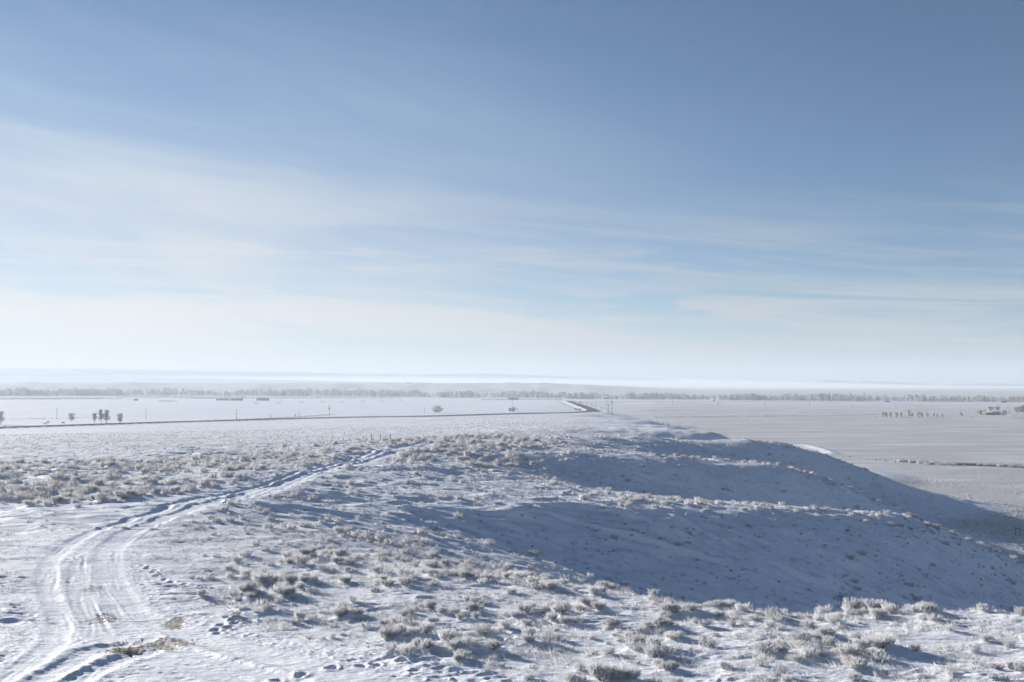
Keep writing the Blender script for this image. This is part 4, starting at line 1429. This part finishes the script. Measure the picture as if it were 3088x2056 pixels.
pole(171.5, 1262, 1228, 'grey pole on the far left, above the grazing cows')
pole(440, 1265, 1230, 'tall grey pole right of the leftmost tree clump')
pole(713, 1266, 1233, 'dark pole standing beside the highway left of the transformer pole')
pole(815, 1262, 1247, 'short pole just right of the dark highway pole')
pole(902, 1258, 1239, 'short pole next to the small tan shrub')
pole(993, 1253, 1220, 'pole carrying dark transformer cans beside the highway', 2, True)
pole(1279, 1245, 1226, 'short pole left of the round bushy tree')
pole(1545, 1240, 1197, 'tall pole between the two shrubs at the road bend')
PG = 'pole line along the straight road'
pole(1845.6, 1249, 1207, 'tallest and nearest pole on the bench beside the road', 2, group=PG)
pole(1834.6, 1245, 1217, 'pole just left of the tallest one on the bench', group=PG)
pole(1829.6, 1238, 1206, 'second tallest pole on the bench edge', group=PG)
pole(1814.5, 1236, 1219, 'pole at the lower end of the straight road line', group=PG, dist=1260)
pole(1797.3, 1235.5, 1221, 'second pole up the straight road line', group=PG, dist=1340)
pole(1783, 1231, 1217, 'third pole up the straight road line', group=PG)
pole(1770.2, 1227, 1215, 'fourth pole up the straight road line', group=PG)
pole(1757, 1223, 1213, 'fifth pole up the straight road line', group=PG)
pole(1748, 1219, 1210, 'farthest pole up the straight road line', group=PG)
RG = 'poles along the river road'
pole(2027.5, 1218.6, 1202.5, 'leftmost grey pole of the river road line', group=RG)
pole(2166, 1219.8, 1208, 'second grey pole of the river road line', group=RG)
pole(2304.5, 1221.5, 1207.5, 'third grey pole of the river road line', group=RG)
pole(2441, 1222.5, 1209, 'fourth grey pole of the river road line', group=RG)
pole(2567.5, 1226, 1214, 'fifth grey pole of the river road line', group=RG)
pole(2700, 1227, 1215, 'rightmost grey pole of the river road line', group=RG)
pole(3043, 1248, 1231, 'pole standing among the farmyard trees', group='farmyard pole')


def fence(name, pts, spacing, h, label, wires=3, r=0.07, offset=None):
    """Wire fence along world points; every post is a part."""
    poly = np.array(pts, float)
    seg = np.concatenate([[0], np.cumsum(np.hypot(*np.diff(poly, axis=0).T))])
    n = min(99, int(seg[-1] / spacing))
    t = np.linspace(0, seg[-1], n + 1)
    xs = np.interp(t, seg, poly[:, 0]); ys = np.interp(t, seg, poly[:, 1])
    zs = gz(xs, ys)
    root = empty(name, (xs[0], ys[0], zs[0]))
    me = None
    g_ = np.random.default_rng(n)
    for i in range(n + 1):
        if me is None:
            m = MB(); m.tube((0, 0, -0.3), (0, 0, h), r, r * 0.9, 6); me = m.mesh('post', M_WOOD)
        o = link('post', me, root, (xs[i] - xs[0], ys[i] - ys[0], zs[i] - zs[0]))
        o.rotation_euler = (g_.normal(0, .03), g_.normal(0, .03), 0)
        o.scale = (1, 1, g_.uniform(.9, 1.08))
    w = MB()
    for k in range(wires):
        zz_ = h * (0.35 + 0.28 * k)
        for i in range(n):
            w.tube((xs[i] - xs[0], ys[i] - ys[0], zs[i] - zs[0] + zz_), (xs[i + 1] - xs[0], ys[i + 1] - ys[0], zs[i + 1] - zs[0] + zz_), 0.006, 0.006, 3, False)
    w.build('wire', M_DARKSTEEL, root)
    return tag(root, label, 'fence')


def offset_poly(poly, d):
    t = np.gradient(poly, axis=0); t /= np.linalg.norm(t, axis=1, keepdims=True)
    return poly + np.stack([-t[:, 1], t[:, 0]], 1) * d


hwl = HWY[HWY[:, 1] < 1215]
vis = hwl[hwl[:, 0] > -215]
fence('wire_fence', offset_poly(vis, 17), 6.5, 1.7, 'long wire fence with wooden posts along the far side of the highway', r=0.11)
fence('wire_fence', [ground_at(X * K, Y * K) for X, Y in ((640, 1008), (760, 1010.5), (900, 1015), (965, 1019))], 13, 1.25, 'wire fence with thin posts crossing the flank behind the track', r=0.08)
fence('wire_fence', [ground_at(px, py) for px, py in ((1957, 1264), (1985, 1272), (2015, 1283), (2052, 1297))], 6, 1.3, 'short wire fence climbing the right side of the bench')
straight = np.array([(98.0, y_) for y_ in np.linspace(1010, 1950, 40)])
fence('wire_fence', straight + (-17, 0), 24, 1.8, 'wire fence left of the straight road', r=0.13)
fence('wire_fence', straight + (19, 0), 24, 1.8, 'wire fence right of the straight road', r=0.13)
x0, y0 = ground_at(3070, 1612)
root = empty('gate_post', (x0, y0, gz1(x0, y0)))
m = MB(); m.tube((-0.55, 0, -.3), (-0.55, 0, 1.6), .09, .08, 8); m.tube((0.55, 0, -.3), (0.55, 0, 1.6), .09, .08, 8); m.build('post', M_WOOD, root)
m = MB(); m.box((0, 0, 1.5), (1.3, .12, .14)); m.build('brace', M_WOOD, root)
tag(root, 'weathered H shaped wooden gate brace at the right edge below the hill', 'gate post')
xs = np.array([ground_at(2700 + 16 * i, 1395 + 0.5 * i) for i in range(24)])
fence('wire_fence', xs, 4.5, 1.3, 'wire fence with small posts below the ditch brush on the right', r=0.08)

x0, y0 = ground_at(1559, 1238.5)
root = empty('road_sign', (x0, y0, gz1(x0, y0)), 0.3)
m = MB(); m.tube((0, 0, -.3), (0, 0, 3.2), .07, .07, 8); m.build('post', M_STEEL, root)
m = MB()
th = np.arange(4) * np.pi / 2
for s in (-1, 1):
    pass
m.add([(-.95, -.03, 3.0), (0, -.03, 2.05), (.95, -.03, 3.0), (0, -.03, 3.95), (-.95, .03, 3.0), (0, .03, 2.05), (.95, .03, 3.0), (0, .03, 3.95)],
      q=[(0, 1, 2, 3), (7, 6, 5, 4), (0, 4, 5, 1), (1, 5, 6, 2), (2, 6, 7, 3), (3, 7, 4, 0)])
m.build('sign_panel', M_DARKSTEEL, root)
tag(root, 'small dark road sign seen from behind right of the bend shrubs', 'road sign')


# ------------------------------------------------------------------ haystacks, bales, buildings, irrigation, vehicles, cows
def haystack(px0, px1, base, h_px, depth, label, group='haystacks across the plain', dist=None):
    pxc = (px0 + px1) / 2
    x, y = ground_at(pxc, base) if dist is None else (ray(pxc, base)[0] * dist, dist)
    m_ = y / F_PX; L = (px1 - px0) * m_; h = h_px * m_
    root = empty('haystack', (x, y, gz1(x, y)))
    g_ = np.random.default_rng(int(px0))
    m = MB()
    nb = max(2, int(L / 2.4)); bw = L / nb
    rows = max(1, int(h / 1.2)); bh = h / rows
    for i in range(nb):
        for r_ in range(rows):
            if r_ == rows - 1 and g_.uniform() < 0.12: continue
            m.box((-L / 2 + bw * (i + .5), g_.normal(0, .08), bh * (r_ + .5) - .1 * (r_ == 0)), (bw * .97, depth * g_.uniform(.95, 1.0), bh * .97))
    m.build('bales', M_HAY, root)
    c = MB()
    for i in range(nb):
        c.box((-L / 2 + bw * (i + .5), 0, h + .09 + g_.uniform(0, .05)), (bw * 1.01, depth * .98, .2))
    c.build('snow_cap', M_SNOWCAP, root)
    return tag(root, label, 'haystack', group)


haystack(652, 699, 1205.5, 4.5, 6, 'long low dark haystack left of the stepped one')
haystack(700, 732, 1206, 6.5, 6, 'taller haystack touching the end of the long low one')
haystack(774.5, 810.5, 1205.8, 7.5, 7, 'tall blocky haystack standing alone right of the pair')
haystack(403, 415, 1206, 5, 5, 'small dark haystack on the left beyond the white field')
haystack(480, 532, 1208.5, 2.0, 4, 'very low thin haystack left of the long one')
HG = 'haystacks on the plateau skyline'
haystack(1224, 1234, 1155.2, 3.0, 8, 'left haystack of the pair on the plateau skyline', HG, 4880)
haystack(1235, 1244, 1155.2, 3.0, 8, 'right haystack of the pair on the plateau skyline', HG, 4880)
haystack(1254, 1263, 1155.2, 2.4, 8, 'separate haystack right of the pair on the plateau skyline', HG, 4880)


def bale(px, py, label):
    x, y = ground_at(px, py)
    root = empty('hay_bale', (x, y, gz1(x, y)), 0.4 + 0.2 * math.sin(px))
    m = MB(); m.tube((-0.9, 0, .85), (0.9, 0, .85), .95, .95, 18); m.build('roll', M_HAY, root, smooth=False)
    c = MB(); c.box((0, 0, 1.83), (1.7, .9, .12)); c.build('snow_cap', M_SNOWCAP, root)
    return tag(root, label, 'hay bale', 'dark round bales below the straight road')


bale(1733, 1234, 'leftmost dark round bale below the straight road')
bale(1738.5, 1234, 'second dark round bale from the left below the straight road')
bale(1745, 1234, 'third dark round bale from the left below the straight road')
bale(1750.5, 1234, 'rightmost dark round bale below the straight road')


def house(name, px, py, L_px, h_px, depth, label, wall, roof, cat, rz=0.0, win=2, dist=None, pitch=0.45):
    x, y = ground_at(px, py) if dist is None else (ray(px, py)[0] * dist, dist)
    m_ = y / F_PX; L = L_px * m_; h = h_px * m_
    wh = h * 0.62
    root = empty(name, (x, y, gz1(x, y)), rz)
    m = MB()
    a, b = L / 2, depth / 2
    v = [(-a, -b, -.2), (a, -b, -.2), (a, b, -.2), (-a, b, -.2), (-a, -b, wh), (a, -b, wh), (a, b, wh), (-a, b, wh), (-a, 0, h - .15), (a, 0, h - .15)]
    m.add(v, q=[(0, 1, 5, 4), (2, 3, 7, 6), (0, 3, 2, 1)]); m.add(v, t=[(7, 4, 8), (5, 6, 9)], q=[(3, 0, 4, 7), (1, 2, 6, 5)])
    m.build('wall', wall, root)
    r_ = MB(); o = .35; t = .22
    top = [(-a - o, -b - o, wh - .1), (a + o, -b - o, wh - .1), (a + o, 0, h), (-a - o, 0, h), (-a - o, b + o, wh - .1), (a + o, b + o, wh - .1)]
    low = [(p[0], p[1], p[2] + t) for p in top]
    r_.add(top + low, q=[(6, 7, 8, 9), (9, 8, 11, 10), (0, 3, 2, 1), (3, 4, 5, 2), (0, 1, 7, 6), (4, 10, 11, 5), (0, 6, 9, 3), (3, 9, 10, 4), (1, 2, 8, 7), (2, 5, 11, 8)])
    r_.build('roof', roof, root)
    for k in range(win):
        wx = -a + L * (k + 1) / (win + 1)
        w_ = MB(); w_.box((wx, -b - .03, wh * .55), (min(1.4, L / (win + 2) * .6), .08, wh * .35)); w_.build('window', M_GLASS, root)
    d = MB(); d.box((-a + L * .12, -b - .04, wh * .38), (1.0, .09, wh * .78)); d.build('door', M_WOOD, root)
    return tag(root, label, cat)


house('farm_shed', 2996, 1249, 58, 9.5, 9, 'long low dark farm shed with patchy snow on its roof', M_DARKWALL, M_PATCHROOF, 'shed', 0.05, 4)
house('farm_shed', 2963, 1247.2, 20, 10, 8, 'dark hipped shed between the two spruces', M_DARKWALL, M_DARKWALL, 'shed', 0.05, 1)
house('house', 1830, 1201.5, 25, 7.5, 9, 'white farmhouse with snowy roof among the river trees', M_WHITEWALL, M_SNOWCAP, 'house', 0.1, 3)
house('house', 73, 1191, 15, 6.5, 9, 'small house with snowy roof before the left woods', M_WHITEWALL, M_SNOWCAP, 'house', -0.2, 2)
house('cattle_shed', 2675, 1211, 14, 3.6, 4, 'small brown cattle shed under the trees on the river road', M_REDWALL, M_DARKWALL, 'shed', 0, 1)
house('farm_shed', 3026, 1212.5, 13, 5, 6, 'small dark shed at the treeline above the farm', M_DARKWALL, M_DARKWALL, 'shed', 0, 1)
house('cabin', 1399, 1195.5, 5, 4, 6, 'leftmost white cabin in the middle river trees', M_WHITEWALL, M_SNOWCAP, 'cabin', 0, 1)
house('cabin', 1412, 1196, 6, 4.5, 6, 'middle white cabin in the middle river trees', M_WHITEWALL, M_SNOWCAP, 'cabin', .2, 1)
house('cabin', 1419, 1196.3, 5, 4, 6, 'rightmost white cabin in the middle river trees', M_WHITEWALL, M_SNOWCAP, 'cabin', -.1, 1)

# centre-pivot irrigation machine
PV = [(700, 1216.2), (773, 1216), (842, 1214.6), (908, 1213.2), (973, 1212), (1033, 1211), (1094, 1210.2), (1152, 1209.4), (1208, 1206.5)]
pw = [ground_at(*p) for p in PV]
ox, oy = pw[0]; oz = gz1(ox, oy)
root = empty('irrigation_pivot', (ox, oy, oz))
for i, (x, y) in enumerate(pw):
    b0 = np.array((x - ox, y - oy, gz1(x, y) - oz))
    m = MB()
    if i == 0:
        for sx_, sy_ in ((-1, -1), (1, -1), (1, 1), (-1, 1)):
            m.tube(b0 + (sx_ * 1.6, sy_ * 1.6, 0), b0 + (0, 0, 4.4), .09, .07, 6)
        m.build('pivot_point', M_STEEL, root)
    else:
        for s in (-2.2, 2.2):
            m.tube(b0 + (s, 0, .6), b0 + (0, 0, 3.6), .10, .10, 6)
        m.tube(b0 + (-2.2, 0, .7), b0 + (2.2, 0, .7), .10, .10, 6)
        tw_ = m.build('drive_tower', M_STEEL, root)
        for s in (-2.2, 2.2):
            w_ = MB(); w_.tube(b0 + (s, -.2, .7), b0 + (s, .2, .7), .72, .72, 14); w_.build('wheel', M_RUBBER, tw_)
m = MB()
for (xa, ya), (xb, yb) in zip(pw[:-1], pw[1:]):
    A_ = np.array((xa - ox, ya - oy, gz1(xa, ya) - oz + 3.7)); B_ = np.array((xb - ox, yb - oy, gz1(xb, yb) - oz + 3.7))
    C_ = (A_ + B_) / 2 + (0, 0, .5)
    m.tube(A_, C_, .08, .08, 6); m.tube(C_, B_, .08, .08, 6)
m.build('pipe', M_STEEL, root)
tag(root, 'long wheeled irrigation pivot stretching across the white field', 'irrigator')


def car(px, py, label, mat, rz, dist=None):
    x, y = ground_at(px, py) if dist is None else (ray(px, py)[0] * dist, dist)
    z = max(gz1(x, y), 0) + (0.95 if dist else 0)
    root = empty('car', (x, y, z), rz)
    prof = [(-2.3, .35), (-2.3, .85), (-1.9, 1.0), (-1.3, 1.05), (-.75, 1.62), (.9, 1.66), (1.6, 1.08), (2.15, .95), (2.3, .75), (2.3, .35)]
    v = [(a, -.9, b) for a, b in prof] + [(a, .9, b) for a, b in prof]
    n = len(prof)
    m = MB()
    m.add(v, q=[(i, i + 1, i + 1 + n, i + n) for i in range(n - 1)] + [(n - 1, 0, n, 2 * n - 1)])
    fan = []
    for i in range(1, n - 1): fan += [(0, i + 1, i), (n, n + i, n + i + 1)]
    m.add(v, t=fan)
    m.build('body', mat, root)
    for s in (-.93, .93):
        w_ = MB(); w_.box((.1, s, 1.3), (1.7, .04, .42)); w_.build('window', M_GLASS, root)
    for a in (-1.45, 1.4):
        for s in (-.85, .85):
            w_ = MB(); w_.tube((a, s - .11, .34), (a, s + .11, .34), .35, .35, 14); w_.build('wheel', M_RUBBER, root)
    return tag(root, label, 'car')


car(1750, 1213.5, 'grey car at the far end of the straight road', M_CAR_GREY, 0.1)
car(2153, 1212, 'dark car driving on the river road before the trees', M_CAR_DARK, 0.0, 1957)


def cow(px, py, label, rz, graze):
    x, y = ground_at(px, py)
    me = bpy.data.meshes.new('cow')
    P = [(0, 0, 1.12), (-.45, 0, 1.15), (-.85, 0, 1.15), (.45, 0, 1.12), (.8, 0, 1.18), (1.05, 0, 1.1 if graze else 1.35), (1.35, 0, .55 if graze else 1.48), (1.62, 0, .22 if graze else 1.36)]
    E = [(0, 1), (1, 2), (0, 3), (3, 4), (4, 5), (5, 6), (6, 7)]
    Rr = [(.42, .44), (.40, .42), (.33, .36), (.40, .44), (.30, .36), (.19, .22), (.15, .16), (.10, .10)]
    for hx, anchor, back in ((-.82, 2, True), (.72, 4, False)):
        for s in (-.22, .22):
            i = len(P)
            if back:
                P += [(hx, s, .82), (hx - .10, s, .45), (hx - .03, s, .02)]
            else:
                P += [(hx, s, .72), (hx + .02, s, .40), (hx, s, .02)]
            E += [(anchor, i), (i, i + 1), (i + 1, i + 2)]
            Rr += [(.15, .19), (.075, .08), (.07, .07)]
    i = len(P)
    P += [(-1.12, 0, 1.0), (-1.16, 0, .5)]; E += [(2, i), (i, i + 1)]; Rr += [(.05, .05), (.05, .05)]
    me.from_pydata(P, E, [])
    o = link('cow', me, loc=(x, y, gz1(x, y)))
    sk = o.modifiers.new('skin', 'SKIN')
    for v, r_ in zip(me.skin_vertices[0].data, Rr):
        v.radius = r_
    me.skin_vertices[0].data[0].use_root = True
    o.modifiers.new('sub', 'SUBSURF').levels = 1
    me.materials.append(M_HIDE)
    o.rotation_euler = (0, 0, rz)
    return tag(o, label, 'cow', 'grazing cows beyond the highway')


cow(144.5, 1274.5, 'black cow standing beside the mounded shrub', 0.2, False)
cow(191, 1276.5, 'black cow grazing alone between mounded shrub and leaning tree', 3.0, True)


# ------------------------------------------------------------------ far hills, mesa, fog and haze
def far_ridge(name, prof, D, depth, seed, label):
    """A long hill: crest heights from (photograph x, row), with real depth on both sides."""
    g_ = np.random.default_rng(seed)
    px = np.array([p[0] for p in prof], float); py = np.array([p[1] for p in prof], float)
    xs = np.linspace(px.min(), px.max(), 260)
    yy = np.interp(xs, px, py)
    X = (xs - 1544) / F_PX * D
    H = CAM_Z + (HORIZON_ROW - yy) / F_PX * D
    H = H + 4 * fbm(X / 420.0, X * 0 + seed, 4) * np.clip(H / 80, 0, 1)
    rows = [(-1.0, 0.0), (-.62, .28), (-.36, .62), (-.16, .90), (0, 1.0), (.3, .85), (.7, .4), (1.1, 0)]
    V_ = []
    for f, hf in rows:
        n_ = fbm(X / 420.0 + 3, X * 0 + f * 4 + seed, 4)
        V_.append(np.stack([X, D + depth * (f + 0.10 * n_), np.maximum(H, 0) * np.clip(hf + 0.12 * n_ * (hf < 1) * (hf > 0), 0, 1) - 4 * (hf == 0)], 1))
    V_ = np.stack(V_, 0)
    nr_, nc = V_.shape[:2]
    i, j = np.meshgrid(np.arange(nr_ - 1), np.arange(nc - 1), indexing='ij')
    q = np.stack([i * nc + j, i * nc + j + 1, (i + 1) * nc + j + 1, (i + 1) * nc + j], 2).reshape(-1, 4)
    return tag(link(name, mesh_from(name, V_.reshape(-1, 3), [q], M_MESA, True)), label, kind='structure')


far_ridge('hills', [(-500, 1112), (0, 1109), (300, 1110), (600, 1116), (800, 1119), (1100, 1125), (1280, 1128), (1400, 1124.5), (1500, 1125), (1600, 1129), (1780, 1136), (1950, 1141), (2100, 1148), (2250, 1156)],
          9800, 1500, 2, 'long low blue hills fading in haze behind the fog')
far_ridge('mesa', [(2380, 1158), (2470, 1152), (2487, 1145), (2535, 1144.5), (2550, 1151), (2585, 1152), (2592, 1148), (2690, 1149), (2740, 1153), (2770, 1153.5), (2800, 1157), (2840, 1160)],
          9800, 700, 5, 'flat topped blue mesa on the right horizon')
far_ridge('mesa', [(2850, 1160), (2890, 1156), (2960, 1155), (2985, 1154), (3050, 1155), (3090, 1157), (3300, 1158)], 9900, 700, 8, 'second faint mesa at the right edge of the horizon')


def volume_mat(name, density, color, g_):
    m = bpy.data.materials.new(name)
    m.use_nodes = True
    nt = m.node_tree; nt.nodes.clear()
    out = nt.nodes.new('ShaderNodeOutputMaterial')
    v = nt.nodes.new('ShaderNodeVolumePrincipled')
    v.inputs['Color'].default_value = (*color, 1)
    v.inputs['Density'].default_value = density
    v.inputs['Anisotropy'].default_value = g_
    nt.links.new(v.outputs[0], out.inputs['Volume'])
    return m


def closed_sheet(name, xs, ycen, half, ztop, mat, label):
    """A long low closed body of fog with a rounded cross-section."""
    prof = [(-1, 0), (-.96, .35), (-.86, .7), (-.6, .94), (-.25, 1), (.25, 1), (.6, .94), (.86, .7), (.96, .35), (1, 0)]
    n = len(prof)
    V_ = []
    for i, x in enumerate(xs):
        e = min(1.0, 4.0 * min(i, len(xs) - 1 - i) / len(xs) + 0.02)
        for f, hf in prof:
            V_.append((x, ycen[i] + half * f * (0.3 + 0.7 * e), -0.9 + (ztop[i] + .9) * hf * e))
    V_ = np.array(V_)
    q = []
    for i in range(len(xs) - 1):
        for k in range(n):
            k2 = (k + 1) % n
            q.append((i * n + k, (i + 1) * n + k, (i + 1) * n + k2, i * n + k2))
    fl = [np.array(q)]
    me = mesh_from(name, V_, fl, mat)
    import bmesh
    bm = bmesh.new(); bm.from_mesh(me)
    bm.verts.ensure_lookup_table()
    bm.faces.new([bm.verts[k] for k in range(n)]); bm.faces.new([bm.verts[(len(xs) - 1) * n + k] for k in range(n)])
    bmesh.ops.recalc_face_normals(bm, faces=bm.faces)
    bm.to_mesh(me); bm.free()
    return tag(link(name, me), label, kind='stuff')


FX = np.linspace(-5200, 4600, 70)
FD = 7500.0
fpx = 1544 + FX / FD * F_PX
frow = np.interp(fpx, [-900, 0, 700, 1300, 1700, 1980, 2090, 2200, 2400, 2700, 3088, 3600], [1128, 1129, 1130, 1131, 1136, 1141, 1138, 1141, 1148, 1154, 1156, 1158])
fz = CAM_Z + (HORIZON_ROW - frow) / F_PX * FD + 3.0 * fbm(FX / 900.0, FX * 0 + 2, 4)
for k, (f, dens) in enumerate(((1.0, 0.0003), (0.86, 0.0005), (0.72, 0.0010))):
    closed_sheet('fog', FX, np.full(len(FX), FD), 1000 - 90 * k, fz * f, volume_mat('fog_air', dens, (0.95, 0.92, 0.885), 0.12),
                 ['thin upper veil of the white fog bank', 'middle layer of the white fog bank', 'dense white fog bank lying on the far plain'][k])

hb = MB()
hb.box((0, 0, 86.0), (26000, 26000, 178))
hz = hb.build('haze', volume_mat('haze_air', 0.00019, (0.65, 0.735, 0.82), 0.12))
tag(hz, 'pale winter haze over the whole plain', kind='stuff')
